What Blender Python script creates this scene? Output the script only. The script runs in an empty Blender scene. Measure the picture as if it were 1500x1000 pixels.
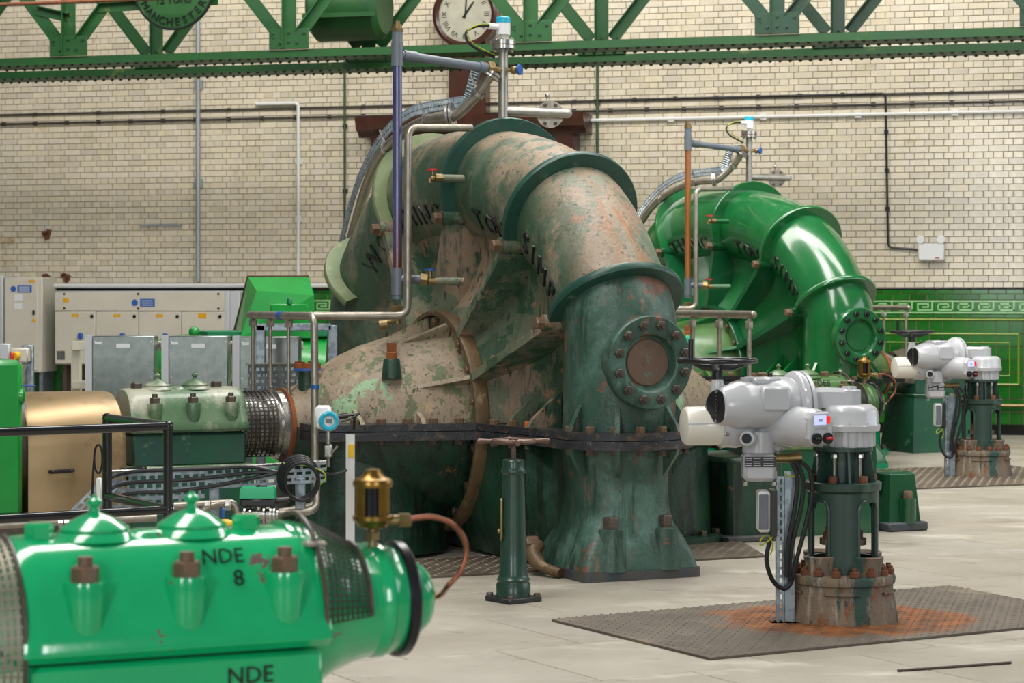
import bpy, bmesh, math, random
from mathutils import Vector, Matrix
random.seed(7)
PI = math.pi
V = Vector
scene = bpy.context.scene
C = scene.collection

# ------------------------------------------------------------------ camera, light, exposure
FPX, HX, HY, EYE = 3300.0, 750.0, 433.0, 1.6      # focal length in pixels, principal column, horizon row, eye height
cam_d = bpy.data.cameras.new('camera')
cam = bpy.data.objects.new('camera', cam_d); C.objects.link(cam)
cam.location = (0, 0, EYE); cam.rotation_euler = (PI/2, 0, 0)
cam_d.sensor_width = 36; cam_d.lens = FPX/1500*36
cam_d.shift_y = -(500-HY)/1500
cam_d.clip_end = 200
cam_d.dof.use_dof = True; cam_d.dof.focus_distance = 12.7; cam_d.dof.aperture_fstop = 6.0
scene.camera = cam

world = bpy.data.worlds.new('hall_daylight'); scene.world = world; world.use_nodes = True
world.node_tree.nodes['Background'].inputs[0].default_value = (0.93, 0.96, 1.0, 1)
world.node_tree.nodes['Background'].inputs[1].default_value = 0.15

def area_light(name, loc, target, sx, sy, power, col=(1, 1, 1)):
    d = bpy.data.lights.new(name, 'AREA'); d.shape = 'RECTANGLE'; d.size = sx; d.size_y = sy
    d.energy = power; d.color = col
    o = bpy.data.objects.new(name, d); C.objects.link(o); o.location = loc
    o.rotation_euler = (V(target)-V(loc)).to_track_quat('-Z', 'Y').to_euler()
    return o
area_light('roof_and_wash_light', (-1.5, 11.5, 9.5), (-1.2, 12.2, 0), 2.2, 16, 1280, (1.0, 0.97, 0.92))
area_light('roof_and_wash_light', (4.5, 14.5, 9.5), (4.3, 14.8, 0), 2.2, 18, 1000, (1.0, 0.97, 0.92))
area_light('roof_and_wash_light', (-0.8, 21.5, 8.5), (0.2, 27.0, 3.2), 16, 2.0, 1350, (1.0, 0.96, 0.9))  # added wash aimed at the end wall to brighten it, source unseen
area_light('gable_window', (-5.0, -6, 4.2), (0, 13, 1.2), 2.2, 5, 520, (0.95, 0.98, 1.0))
area_light('gable_window', (4.5, -6, 4.2), (1, 13, 1.2), 2.2, 5, 420, (0.95, 0.98, 1.0))
area_light('side_window', (13, 14, 5.0), (2, 15, 1.2), 14, 3.5, 420, (0.9, 0.96, 1.0))
scene.view_settings.view_transform = 'Standard'
scene.view_settings.look = 'None'
scene.view_settings.gamma = 1.0
scene.view_settings.use_curve_mapping = False
scene.view_settings.exposure = 0.0

# ------------------------------------------------------------------ frames of the place
AL = math.radians(24.5)                 # pump shafts, from the picture plane
CA, SA = math.cos(AL), math.sin(AL)
WA = math.radians(-15.5)                # end wall and crane
FA = math.radians(30)                   # floor slabs and chequer plates
O1 = V((-0.034, 14.40, 0)); O2 = V((2.38, 22.40, 0)); O0 = V((-2.793, 4.369, 0))
WALL0 = V((0, 27.5, 0))
def at(px, py, Z): return V(((px-HX)/FPX*Z, Z, EYE-(py-HY)/FPX*Z))
def on_floor(px, py):
    Z = FPX*EYE/(py-HY); return V(((px-HX)/FPX*Z, Z, 0))
def loc1(p):                            # world -> local frame of the worn pump
    d = p-O1; return V((d.x*CA+d.y*SA, -d.x*SA+d.y*CA, p.z))
def PL(px, py, Z): return loc1(at(px, py, Z))
def wall_uz(px, py, off=0.0):           # wall coordinates (along, up), off = distance in front of it
    c, s = math.cos(WA), math.sin(WA)
    k = (px-HX)/FPX
    # point = WALL0 + u*(c,s) + off*(s,-c)
    u = (k*(WALL0.y-off*c)-off*s)/(c-k*s)
    Z = WALL0.y+u*s-off*c
    return u, EYE-(py-HY)/FPX*Z

# ------------------------------------------------------------------ materials
def lin(h):
    h = h.lstrip('#'); r = []
    for i in (0, 2, 4):
        c = int(h[i:i+2], 16)/255
        r.append(c/12.92 if c <= 0.04045 else ((c+0.055)/1.055)**2.4)
    return (*r, 1)
MATS = {}
def mat(name, col, col2=None, rough=0.5, metal=0.0, scale=6.0, patches=(), bump=0.0, bscale=60.0, mix=(0.35, 0.65),
        stretch=(1, 1, 1), coat=0.0, tint=None, rvar=0.0, trans=0.0, emit=None, spec=None, place=False):
    if name in MATS: return MATS[name]
    m = bpy.data.materials.new(name); m.use_nodes = True; MATS[name] = m
    nt = m.node_tree; N = nt.nodes; L = nt.links
    b = N['Principled BSDF']
    b.inputs['Roughness'].default_value = rough; b.inputs['Metallic'].default_value = metal
    b.inputs['Coat Weight'].default_value = coat; b.inputs['Coat Roughness'].default_value = 0.08
    b.inputs['Transmission Weight'].default_value = trans
    if spec is not None: b.inputs['Specular IOR Level'].default_value = spec
    tc = N.new('ShaderNodeTexCoord'); geo = N.new('ShaderNodeNewGeometry')
    def noise(sc, st=(1, 1, 1), detail=6, seed=0.0, rgh=0.6):
        mp = N.new('ShaderNodeMapping'); L.new(geo.outputs['Position'] if place else tc.outputs['Object'], mp.inputs[0])
        mp.inputs['Scale'].default_value = st; mp.inputs['Location'].default_value = (seed, seed*1.7, seed*0.6)
        n = N.new('ShaderNodeTexNoise'); L.new(mp.outputs[0], n.inputs['Vector'])
        n.inputs['Scale'].default_value = sc; n.inputs['Detail'].default_value = detail; n.inputs['Roughness'].default_value = rgh
        return n.outputs['Fac']
    def rng(f, lo, hi, a=0.0, bb=1.0):
        r = N.new('ShaderNodeMapRange'); L.new(f, r.inputs[0])
        for i, v in zip((1, 2, 3, 4), (lo, hi, a, bb)): r.inputs[i].default_value = v
        return r.outputs[0]
    def mixc(f, a, bcol):
        x = N.new('ShaderNodeMix'); x.data_type = 'RGBA'
        L.new(f, x.inputs[0])
        for sock, val in ((x.inputs[6], a), (x.inputs[7], bcol)):
            if isinstance(val, tuple): sock.default_value = val
            else: L.new(val, sock)
        return x.outputs[2]
    cur = lin(col)
    if col2: cur = mixc(rng(noise(scale, stretch), *mix), cur, lin(col2))
    for i, p in enumerate(patches):
        c, sc, lo, hi = p[:4]; st = p[4] if len(p) > 4 else (1, 1, 1)
        f = rng(noise(sc, st, 8, 3.1+i*5.7, 0.65), lo, hi)
        if len(p) > 5:                      # worn only from one height to another
            sx = N.new('ShaderNodeSeparateXYZ'); L.new(tc.outputs['Object'], sx.inputs[0])
            g = rng(sx.outputs[p[5][0]], *p[5][1:]); mm = N.new('ShaderNodeMath'); mm.operation = 'MULTIPLY'
            L.new(f, mm.inputs[0]); L.new(g, mm.inputs[1]); f = mm.outputs[0]
            if len(p) > 6:
                g = rng(sx.outputs[p[6][0]], *p[6][1:]); m2 = N.new('ShaderNodeMath'); m2.operation = 'MULTIPLY'
                L.new(f, m2.inputs[0]); L.new(g, m2.inputs[1]); f = m2.outputs[0]
        cur = mixc(f, cur, lin(c))
    if tint:
        at_ = N.new('ShaderNodeAttribute'); at_.attribute_name = 'tint'
        x = N.new('ShaderNodeMix'); x.data_type = 'RGBA'; x.blend_type = 'MULTIPLY'; x.inputs[0].default_value = 1
        if isinstance(cur, tuple): x.inputs[6].default_value = cur
        else: L.new(cur, x.inputs[6])
        L.new(at_.outputs['Color'], x.inputs[7]); cur = x.outputs[2]
    if isinstance(cur, tuple): b.inputs['Base Color'].default_value = cur
    else: L.new(cur, b.inputs['Base Color'])
    if rvar: L.new(rng(noise(scale*2.3, (1, 1, 1), 5, 9.0), 0.3, 0.7, max(0.03, rough-rvar), min(1, rough+rvar)), b.inputs['Roughness'])
    if bump:
        bn = N.new('ShaderNodeBump'); bn.inputs['Strength'].default_value = bump; bn.inputs['Distance'].default_value = 0.01
        L.new(noise(bscale, (1, 1, 1), 4, 1.0), bn.inputs['Height']); L.new(bn.outputs[0], b.inputs['Normal'])
    if emit:
        b.inputs['Emission Color'].default_value = lin(emit[0]); b.inputs['Emission Strength'].default_value = emit[1]
    return m

# worn pump
mat('worn_shell', '#817d6b', '#6b6f5c', 0.5, scale=2.0, bump=0.4, bscale=40, rvar=0.12, patches=[
    ('#8f7e6a', 2.4, 0.46, 0.52), ('#64735f', 4.0, 0.54, 0.57), ('#906f57', 7.0, 0.605, 0.625), ('#4b604c', 3.0, 0.60, 0.63), ('#36503a', 2.0, 0.36, 0.52, (1, 1, 1), (0, -0.22, -0.34, 0, 1)),
    ('#99622e', 9.0, 0.50, 0.62, (1.6, 0.35, 0.35), (0, 0.17, 0.09, 0, 1), (0, -0.10, 0.0, 0, 1)), ('#565a4b', 12, 0.56, 0.66, (1, 1, 0.3)), ('#43463a', 34, 0.57, 0.66), ('#2b3029', 70, 0.64, 0.71)])
mat('worn_web', '#566350', '#6d6d57', 0.5, scale=2.4, bump=0.4, bscale=40, rvar=0.12, patches=[
    ('#877562', 2.2, 0.53, 0.56), ('#33503c', 3.0, 0.52, 0.56), ('#8c6c55', 6.5, 0.60, 0.62), ('#4a5140', 14, 0.54, 0.66, (1, 1, 0.25)), ('#2f382d', 26, 0.56, 0.66, (1, 1, 0.25)), ('#20261f', 60, 0.64, 0.71)])
mat('worn_dome', '#9a8973', '#81745e', 0.5, scale=3.0, bump=0.4, bscale=40, rvar=0.1, patches=[
    ('#86a880', 1.5, 0.585, 0.595), ('#5f6a49', 9.0, 0.565, 0.58, (1, 1, 0.55)), ('#ac9777', 5, 0.6, 0.66), ('#7a6852', 16, 0.54, 0.66, (1, 1, 0.4)), ('#5d5040', 40, 0.56, 0.65), ('#3d3e2c', 13, 0.63, 0.65, (1, 1, 0.6))])
mat('worn_leg', '#3a594c', '#2d493d', 0.4, scale=3.0, bump=0.35, bscale=40, rvar=0.12, patches=[
    ('#597a6e', 2.4, 0.52, 0.64), ('#764f40', 3.0, 0.60, 0.61), ('#243b2f', 12, 0.52, 0.66, (1, 1, 0.08)), ('#4c594b', 24, 0.55, 0.66, (1, 1, 0.2)), ('#6b5a4a', 9, 0.60, 0.68, (1, 1, 0.3)), ('#182620', 60, 0.62, 0.69)])
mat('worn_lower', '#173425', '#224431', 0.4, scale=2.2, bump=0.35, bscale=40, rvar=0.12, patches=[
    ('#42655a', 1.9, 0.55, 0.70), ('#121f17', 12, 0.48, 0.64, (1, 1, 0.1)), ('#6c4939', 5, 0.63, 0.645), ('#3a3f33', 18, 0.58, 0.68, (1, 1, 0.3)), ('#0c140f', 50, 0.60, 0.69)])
mat('worn_ring', '#1b4136', '#244b3f', 0.4, scale=5, bump=0.15, rvar=0.1, patches=[('#5e7460', 6, 0.6, 0.7), ('#2e342b', 14, 0.6, 0.7)])
mat('worn_ring_lit', '#77835f', '#66764f', 0.5, scale=5, bump=0.15, patches=[('#8a8f6c', 6, 0.6, 0.7)])  # paler ring green, light on the upturned faces put into the colour
mat('split_black', '#1d1f23', '#2f3034', 0.45, scale=8, bump=0.3, bscale=70, rvar=0.1, patches=[('#54483c', 9, 0.54, 0.66, (1, 1, 2)), ('#7a4a2a', 18, 0.62, 0.68), ('#5c5f66', 30, 0.6, 0.68)])
mat('ring_brown', '#6a5236', '#57472f', 0.5, scale=8, bump=0.25, patches=[('#8d7a55', 9, 0.58, 0.68), ('#3f3a2c', 6, 0.58, 0.68)])
mat('bolt_brown', '#5c4a3b', '#71573f', 0.45, scale=20, bump=0.2, rvar=0.1)
mat('bolt_dark', '#3c3834', '#57483b', 0.4, scale=30, bump=0.2)
mat('bolt_orange', '#b5561a', '#8f4a1c', 0.7, scale=30)
mat('foot_dark', '#3a4249', '#4d4a44', 0.5, scale=9, bump=0.3)
# glossy pump
mat('gloss_green', '#136330', '#10582a', 0.22, scale=3, coat=0.6, bump=0.06, bscale=25)
mat('gloss_dark', '#0f4f2c', '#0c4426', 0.25, scale=3, coat=0.5, bump=0.06)
mat('gloss_black', '#14181a', None, 0.25, coat=0.4)
mat('gloss_teal', '#159a70', '#118a5e', 0.25, scale=3, coat=0.5)
mat('olive_green', '#3c6630', '#4c6a3c', 0.35, scale=3, coat=0.2, bump=0.1, patches=[('#7d7a4c', 5, 0.6, 0.7)])
mat('letter_black', '#0d1310', None, 0.4)
# bearings
mat('bearing_emerald', '#12b26e', '#0fa566', 0.16, scale=3, coat=0.7, bump=0.08, bscale=18, patches=[('#6e5a55', 6.5, 0.635, 0.64), ('#0a7a4a', 3, 0.6, 0.72)])
mat('bearing_worn', '#5c7350', '#416345', 0.35, scale=2.4, bump=0.15, rvar=0.1, coat=0.15, patches=[('#9c9d8a', 2.8, 0.48, 0.6), ('#2a5a32', 4, 0.58, 0.68)])
mat('bearing_body_worn', '#1d5a3a', '#2c4a44', 0.3, scale=2.5, coat=0.3, patches=[('#6d8a72', 4, 0.62, 0.7)])
mat('steel', '#b9b8b4', '#a3a19b', 0.28, 0.9, scale=12, rvar=0.1)
mat('steel_dull', '#a29c90', '#8c8578', 0.4, 0.75, scale=10, rvar=0.1, patches=[('#6b6359', 14, 0.62, 0.7)])
mat('steel_marked', '#a9a69e', '#96928a', 0.38, 0.7, scale=10, patches=[('#2d2a33', 9, 0.63, 0.66)])
mat('galvanised', '#98a2a8', '#7f8a92', 0.42, 0.7, scale=25, mix=(0.45, 0.55))
mat('galv_sheet', '#8d9390', '#7a827f', 0.35, 0.8, scale=14)
mat('mesh_wire', '#8a8274', None, 0.5, 0.6)
mat('mesh_black', '#26221e', '#3a332b', 0.5, 0.4)
mat('rust', '#7a4322', '#915424', 0.85, scale=9, bump=0.3, patches=[('#6a3a1e', 6, 0.58, 0.68)])
mat('brass', '#967538', '#7d602a', 0.3, 0.85, scale=6)
mat('brass_dull', '#7d6a42', '#92805a', 0.4, 0.7, scale=12)
mat('copper', '#96604a', '#824e38', 0.3, 0.85, scale=9)
mat('glass_dark', '#17181c', None, 0.12)
mat('blue_tube', '#3c3f66', '#56577d', 0.22, 0.2, scale=3, stretch=(1, 1, 0.5), coat=0.4, patches=[('#5c2f1c', 2.0, 0.46, 0.6, (1, 1, 0.4), (2, 1.9, 2.35, 1, 0))])
mat('orange_tube', '#8a4f24', '#9c6232', 0.3, 0.2, scale=4, stretch=(1, 1, 0.4), coat=0.3)
mat('pvc_grey', '#596067', '#68717a', 0.35, scale=6)
mat('white_plastic', '#dcdedd', None, 0.35)
mat('cyan_plastic', '#1fa3bd', None, 0.35)
mat('red_plastic', '#c1272d', None, 0.4)
mat('blue_plastic', '#1f55a5', None, 0.4)
mat('yellow_plastic', '#d9b21c', None, 0.45)
mat('green_plastic', '#17a06c', None, 0.4)
mat('black_plastic', '#15161a', None, 0.3)
mat('cable_black', '#17181b', None, 0.4)
mat('cable_yellow', '#b8b420', '#6c9a28', 0.5, scale=40)
mat('rail_black', '#0f1013', None, 0.2, coat=0.5)
mat('sign_blue', '#2b5ba8', None, 0.4)
mat('sign_yellow', '#dba51a', None, 0.4)
mat('paper', '#d8dcdc', None, 0.6)
mat('cabinet_beige', '#cdc8bb', '#c4bfb1', 0.4, scale=2)
mat('cabinet_side', '#b9bcc0', None, 0.4)
mat('frame_cream', '#c9c5b2', None, 0.45)
mat('gold_guard', '#a38b68', '#917a56', 0.38, 0.55, scale=4, stretch=(0.3, 1, 1), patches=[('#5a4a30', 3, 0.55, 0.75)])
mat('motor_green', '#0a8a34', '#0c7d30', 0.3, scale=3, coat=0.3)
mat('motor_teal', '#0d6b44', None, 0.35)
# actuators
mat('actuator_grey', '#b6b7ba', '#aeb0b4', 0.28, scale=3, coat=0.35)
mat('actuator_pale', '#d3d0c4', None, 0.3, coat=0.3)
mat('display', '#c9d2ff', None, 0.2, emit=('#b9c6ff', 0.5))
mat('red_led', '#e0241c', None, 0.3, emit=('#ff2a1a', 0.6))
mat('valve_green', '#233f36', '#1d362d', 0.4, scale=4, coat=0.1, bump=0.1, patches=[('#3f5a4c', 6, 0.6, 0.7)])
mat('valve_rusty', '#84735f', '#6a6053', 0.7, scale=5, bump=0.5, bscale=50, stretch=(1, 1, 0.4), patches=[
    ('#2f4a42', 9, 0.52, 0.60, (1, 1, 0.2)), ('#7d4a26', 16, 0.56, 0.64, (1, 1, 0.4)), ('#9a8f80', 20, 0.56, 0.66, (1, 1, 0.15)), ('#3a352e', 30, 0.58, 0.66, (1, 1, 0.3))])
mat('bolt_rust', '#7a4524', '#5a3a28', 0.75, scale=25, bump=0.3)
mat('pillar_green', '#1f4034', '#19372b', 0.35, scale=3, coat=0.2, bump=0.08)
# crane, wood, wall, floor
mat('crane_green', '#114516', '#0e3d1a', 0.5, scale=1.3, bump=0.1, patches=[('#5e6a34', 3, 0.62, 0.72)])
mat('crane_shade_rivet', '#09321e', '#082b1a', 0.5, scale=1.3, bump=0.1, patches=[('#4a5a34', 3, 0.64, 0.72)])  # darker green for rivets, and shade put into the right-hand members
mat('mahogany', '#472214', '#34190d', 0.35, scale=3, stretch=(3, 3, 0.4), coat=0.2)
mat('clock_face', '#b4b2a0', '#a09d8c', 0.5, scale=5)
mat('brick_cream', '#d6cdb9', '#cdc3ae', 0.2, scale=9, tint=True, rvar=0.08, patches=[('#b9a582', 1.1, 0.66, 0.72)])
mat('mortar', '#8c806a', '#7c705a', 0.9, scale=6)
mat('tile_green', '#1f6a1c', '#17581a', 0.14, scale=5, tint=True)
mat('tile_yellow', '#7f9428', '#6f8a28', 0.16, scale=5)
mat('tile_key', '#9cc98f', '#86ba7e', 0.2, scale=7)
mat('grout', '#3a5a2a', None, 0.8)
mat('conduit_dark', '#35312a', None, 0.5)
mat('conduit_green', '#2f4a30', None, 0.5)
mat('conduit_white', '#d5d6d4', None, 0.4)
mat('conduit_grey', '#9a9fa3', None, 0.4, 0.3)
mat('slab', '#a7a195', '#979083', 0.5, scale=0.9, rvar=0.12, bump=0.15, bscale=30, tint=True, place=True, patches=[('#7f7666', 1.1, 0.56, 0.72, (0.7, 1, 1)), ('#bdb9ae', 2.1, 0.55, 0.68, (0.5, 1.2, 1)),
    ('#6f6a60', 4.5, 0.62, 0.72, (0.6, 1.4, 1)), ('#5f5546', 26, 0.66, 0.72), ('#d0ccc2', 40, 0.68, 0.74)])
mat('floor_joint', '#5d574c', None, 0.9)
mat('chequer', '#6c6153', '#574d41', 0.5, 0.25, scale=3, bump=0.2, patches=[('#7f7362', 2, 0.55, 0.7)])
def rusty_plate():
    m = mat('chequer_rusty', '#6a6155', '#585046', 0.6, 0.15, scale=3, bump=0.2, patches=[('#7f7362', 2, 0.55, 0.7)])
    nt = m.node_tree; N = nt.nodes; L = nt.links; b = N['Principled BSDF']
    src = b.inputs['Base Color'].links[0].from_socket
    tc = N.new('ShaderNodeTexCoord')
    sx = N.new('ShaderNodeVectorMath'); sx.operation = 'MULTIPLY'; L.new(tc.outputs['Object'], sx.inputs[0]); sx.inputs[1].default_value = (1, 1.15, 0)
    le = N.new('ShaderNodeVectorMath'); le.operation = 'LENGTH'; L.new(sx.outputs[0], le.inputs[0])
    n = N.new('ShaderNodeTexNoise'); n.inputs['Scale'].default_value = 4; n.inputs['Detail'].default_value = 8; L.new(tc.outputs['Object'], n.inputs['Vector'])
    ad = N.new('ShaderNodeMath'); ad.operation = 'MULTIPLY_ADD'; L.new(n.outputs['Fac'], ad.inputs[0]); ad.inputs[1].default_value = 0.5; L.new(le.outputs['Value'], ad.inputs[2])
    r = N.new('ShaderNodeMapRange'); L.new(ad.outputs[0], r.inputs[0])
    for i, v in zip((1, 2, 3, 4), (0.93, 0.82, 0, 1)): r.inputs[i].default_value = v
    n2 = N.new('ShaderNodeTexNoise'); n2.inputs['Scale'].default_value = 7; n2.inputs['Detail'].default_value = 8; L.new(tc.outputs['Object'], n2.inputs['Vector'])
    r2 = N.new('ShaderNodeMapRange'); L.new(n2.outputs['Fac'], r2.inputs[0]); r2.inputs[1].default_value = 0.4; r2.inputs[2].default_value = 0.65
    cm = N.new('ShaderNodeMix'); cm.data_type = 'RGBA'; L.new(r2.outputs[0], cm.inputs[0]); cm.inputs[6].default_value = lin('#8c5426'); cm.inputs[7].default_value = lin('#583822')
    x = N.new('ShaderNodeMix'); x.data_type = 'RGBA'; L.new(r.outputs[0], x.inputs[0]); L.new(src, x.inputs[6]); L.new(cm.outputs[2], x.inputs[7])
    L.new(x.outputs[2], b.inputs['Base Color'])
rusty_plate()

# ------------------------------------------------------------------ geometry helpers
def perp(ax):
    ax = V(ax).normalized()
    e1 = ax.cross(V((0, 0, 1)))
    if e1.length < 1e-4: e1 = V((1, 0, 0))
    e1.normalize(); return ax, e1, ax.cross(e1)
class G:
    def __init__(s): s.v = []; s.f = []; s.t = []
    def add(s, vs, fs):
        o = len(s.v); s.v += [V(p) for p in vs]; s.f += [tuple(i+o for i in f) for f in fs]; return s
    def box(s, c, size, R=None):
        h = V(size)/2; c = V(c); vs = []
        for x in (-1, 1):
            for y in (-1, 1):
                for z in (-1, 1):
                    p = V((x*h.x, y*h.y, z*h.z)); vs.append(c+(R @ p if R else p))
        return s.add(vs, [(0, 1, 3, 2), (4, 6, 7, 5), (0, 4, 5, 1), (2, 3, 7, 6), (0, 2, 6, 4), (1, 5, 7, 3)])
    def cbox(s, c, size, b, R=None):
        h = V(size)/2; c = V(c); b = min(b, min(h)*0.9); ids = {}; vs = []
        for x in (-1, 1):
            for y in (-1, 1):
                for z in (-1, 1):
                    for a in range(3):
                        p = V((x*(h.x-b), y*(h.y-b), z*(h.z-b))); p[a] += (x, y, z)[a]*b
                        ids[(x, y, z, a)] = len(vs); vs.append(c+(R @ p if R else p))
        fs = []; q = [(-1, -1), (1, -1), (1, 1), (-1, 1)]
        for a in range(3):
            o = [i for i in range(3) if i != a]
            for sg in (-1, 1):
                f = []
                for (m, n) in q:
                    k = [0, 0, 0]; k[a] = sg; k[o[0]] = m; k[o[1]] = n; f.append(ids[(*k, a)])
                fs.append(f)
            for (m, n) in q:
                k0 = [0, 0, 0]; k1 = [0, 0, 0]; k0[a] = -1; k1[a] = 1
                k0[o[0]] = k1[o[0]] = m; k0[o[1]] = k1[o[1]] = n
                fs.append((ids[(*k0, o[0])], ids[(*k1, o[0])], ids[(*k1, o[1])], ids[(*k0, o[1])]))
        for x in (-1, 1):
            for y in (-1, 1):
                for z in (-1, 1): fs.append((ids[(x, y, z, 0)], ids[(x, y, z, 1)], ids[(x, y, z, 2)]))
        return s.add(vs, fs)
    def loft(s, rings, close=True, cap=True):
        n = len(rings[0]); vs = [p for r in rings for p in r]; fs = []
        for i in range(len(rings)-1):
            for j in range(n if close else n-1):
                k = (j+1) % n
                fs.append((i*n+j, i*n+k, (i+1)*n+k, (i+1)*n+j))
        if cap and close:
            fs.append(tuple(range(n))); fs.append(tuple((len(rings)-1)*n+j for j in range(n)))
        return s.add(vs, fs)
    def lathe(s, prof, o=(0, 0, 0), ax=(0, 0, 1), n=20, a0=0.0, a1=2*PI, e1=None, cap=True):
        o = V(o); A, E1, E2 = perp(ax)
        if e1 is not None: E1 = V(e1).normalized(); E2 = A.cross(E1)
        full = abs(a1-a0) > 2*PI-1e-4
        m = n if full else n+1
        rings = [[o+A*h+(E1*math.cos(a0+(a1-a0)*j/n)+E2*math.sin(a0+(a1-a0)*j/n))*max(r, 1e-4) for j in range(m)] for h, r in prof]
        return s.loft(rings, full, cap and full)
    def cyl(s, p0, p1, r0, r1=None, n=16):
        p0 = V(p0); p1 = V(p1); d = p1-p0
        return s.lathe([(0, r0), (d.length, r0 if r1 is None else r1)], p0, d, n)
    def tube(s, pts, r, n=10, cap=True):
        pts = [V(p) for p in pts]; rings = []; e1 = None
        for i, p in enumerate(pts):
            t = (pts[min(i+1, len(pts)-1)]-pts[max(i-1, 0)]).normalized()
            if e1 is None: _, e1, _ = perp(t)
            e1 = (e1-t*e1.dot(t)).normalized(); e2 = t.cross(e1)
            rr = r[i] if isinstance(r, (list, tuple)) else r
            rings.append([p+(e1*math.cos(2*PI*j/n)+e2*math.sin(2*PI*j/n))*rr for j in range(n)])
        return s.loft(rings, True, cap)
    def prism(s, poly, o, ea, eb, d0, d1):
        o = V(o); ea = V(ea); eb = V(eb); en = ea.cross(eb).normalized()
        n = len(poly); a = [o+ea*p[0]+eb*p[1]+en*d0 for p in poly]; b = [o+ea*p[0]+eb*p[1]+en*d1 for p in poly]
        return s.loft([a, b], True, True)
    def hexa(s, p, ax, r, h):
        p = V(p); A, _, _ = perp(ax); return s.lathe([(0, r), (h*0.85, r), (h, r*0.82)], p, A, 6)
    def ball(s, c, r, n=12, m=8, sc=(1, 1, 1)):
        rings = [[V(c)+V((sc[0]*r*math.sin(PI*i/m)*math.cos(2*PI*j/n), sc[1]*r*math.sin(PI*i/m)*math.sin(2*PI*j/n), sc[2]*r*math.cos(PI*i/m))) for j in range(n)] for i in range(1, m)]
        return s.loft(rings, True, True)
    def mesh(s, name, ang=38, tint=None):
        me = bpy.data.meshes.new(name); me.from_pydata([tuple(p) for p in s.v], [], s.f); 
        bm = bmesh.new(); bm.from_mesh(me); bmesh.ops.recalc_face_normals(bm, faces=bm.faces); bm.to_mesh(me); bm.free()
        for p in me.polygons: p.use_smooth = True
        me.set_sharp_from_angle(angle=math.radians(ang))
        if tint is not None:
            at_ = me.attributes.new('tint', 'FLOAT_COLOR', 'POINT')
            for i in range(len(me.vertices)): at_.data[i].color = tint if not callable(tint) else tint(i)
        return me
def spline(pts, n=6):
    pts = [V(p) for p in pts]; out = []
    for i in range(len(pts)-1):
        p0 = pts[max(i-1, 0)]; p1 = pts[i]; p2 = pts[i+1]; p3 = pts[min(i+2, len(pts)-1)]
        for k in range(n):
            t = k/n
            out.append(0.5*((2*p1)+(p2-p0)*t+(2*p0-5*p1+4*p2-p3)*t*t+(3*p1-p0-3*p2+p3)*t*t*t))
    out.append(pts[-1]); return out
def bend(pts, r=0.06, n=5):                 # polyline with rounded corners
    pts = [V(p) for p in pts]; out = [pts[0]]
    for i in range(1, len(pts)-1):
        a = (pts[i-1]-pts[i]); b = (pts[i+1]-pts[i]); d = min(r, a.length*0.45, b.length*0.45)
        p0 = pts[i]+a.normalized()*d; p2 = pts[i]+b.normalized()*d
        for k in range(n+1):
            t = k/n; out.append(p0*(1-t)**2+pts[i]*2*t*(1-t)+p2*t*t)
    out.append(pts[-1]); return out
def link(name, me, m, parent=None, loc=None, rot=None):
    o = bpy.data.objects.new(name, me); C.objects.link(o)
    if m and len(me.materials) == 0: me.materials.append(MATS[m])
    if parent: o.parent = parent
    if loc is not None: o.location = loc
    if rot is not None: o.rotation_euler = rot
    return o
def part(parent, name, g, m, label=None, ang=38):
    o = link(name, g.mesh(name, ang), m, parent)
    if label: o['label'] = label
    return o
def tag(o, label, cat, group=None, kind=None):
    if label: o['label'] = label
    if cat: o['category'] = cat
    if group: o['group'] = group
    if kind: o['kind'] = kind
    return o
def thing(name, label, cat, loc=(0, 0, 0), rz=0.0, group=None):
    o = bpy.data.objects.new(name, None); C.objects.link(o); o.location = loc; o.rotation_euler = (0, 0, rz)
    o.empty_display_size = 0.1
    return tag(o, label, cat, group)
def solo(name, g, m, label, cat, loc=(0, 0, 0), rz=0.0, group=None, ang=38):
    o = link(name, g.mesh(name, ang), m, None, loc, (0, 0, rz)); return tag(o, label, cat, group)
def struct(name, g, m, loc=(0, 0, 0), rz=0.0, label=None):
    o = link(name, g.mesh(name), m, None, loc, (0, 0, rz)); o['kind'] = 'structure'
    if label: o['label'] = label
    return o
def aim(ax): return V(ax).to_track_quat('Z', 'Y').to_euler()
MESH = {}
def bolt_mesh(r, h, m, stud=0.0):
    k = ('bolt', round(r, 4), round(h, 4), m, stud)
    if k not in MESH:
        g = G().hexa((0, 0, 0), (0, 0, 1), r, h)
        if stud: g.cyl((0, 0, h*0.9), (0, 0, h+stud), r*0.55, n=8)
        MESH[k] = g.mesh('bolt'); MESH[k].materials.append(MATS[m])
    return MESH[k]
def bolt(parent, p, ax, r=0.022, h=0.025, m='bolt_brown', stud=0.0, name='bolt'):
    return link(name, bolt_mesh(r, h, m, stud), None, parent, V(p), aim(ax))
def text_geo(txt, size, depth):
    cu = bpy.data.curves.new('lettering', 'FONT'); cu.body = txt; cu.size = size; cu.extrude = depth; cu.align_x = 'CENTER'; cu.align_y = 'CENTER'
    cu.resolution_u = 2
    o = bpy.data.objects.new('lettering', cu); me = bpy.data.meshes.new_from_object(o)
    vs = [v.co.copy() for v in me.vertices]; fs = [tuple(p.vertices) for p in me.polygons]
    bpy.data.objects.remove(o); bpy.data.curves.remove(cu); bpy.data.meshes.remove(me)
    return vs, fs
def text_on(g, txt, size, depth, o, ex, ey):
    vs, fs = text_geo(txt, size, depth); ex = V(ex); ey = V(ey); en = ex.cross(ey).normalized(); o = V(o)
    g.add([o+ex*p.x+ey*p.y+en*p.z for p in vs], fs); return g

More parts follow.
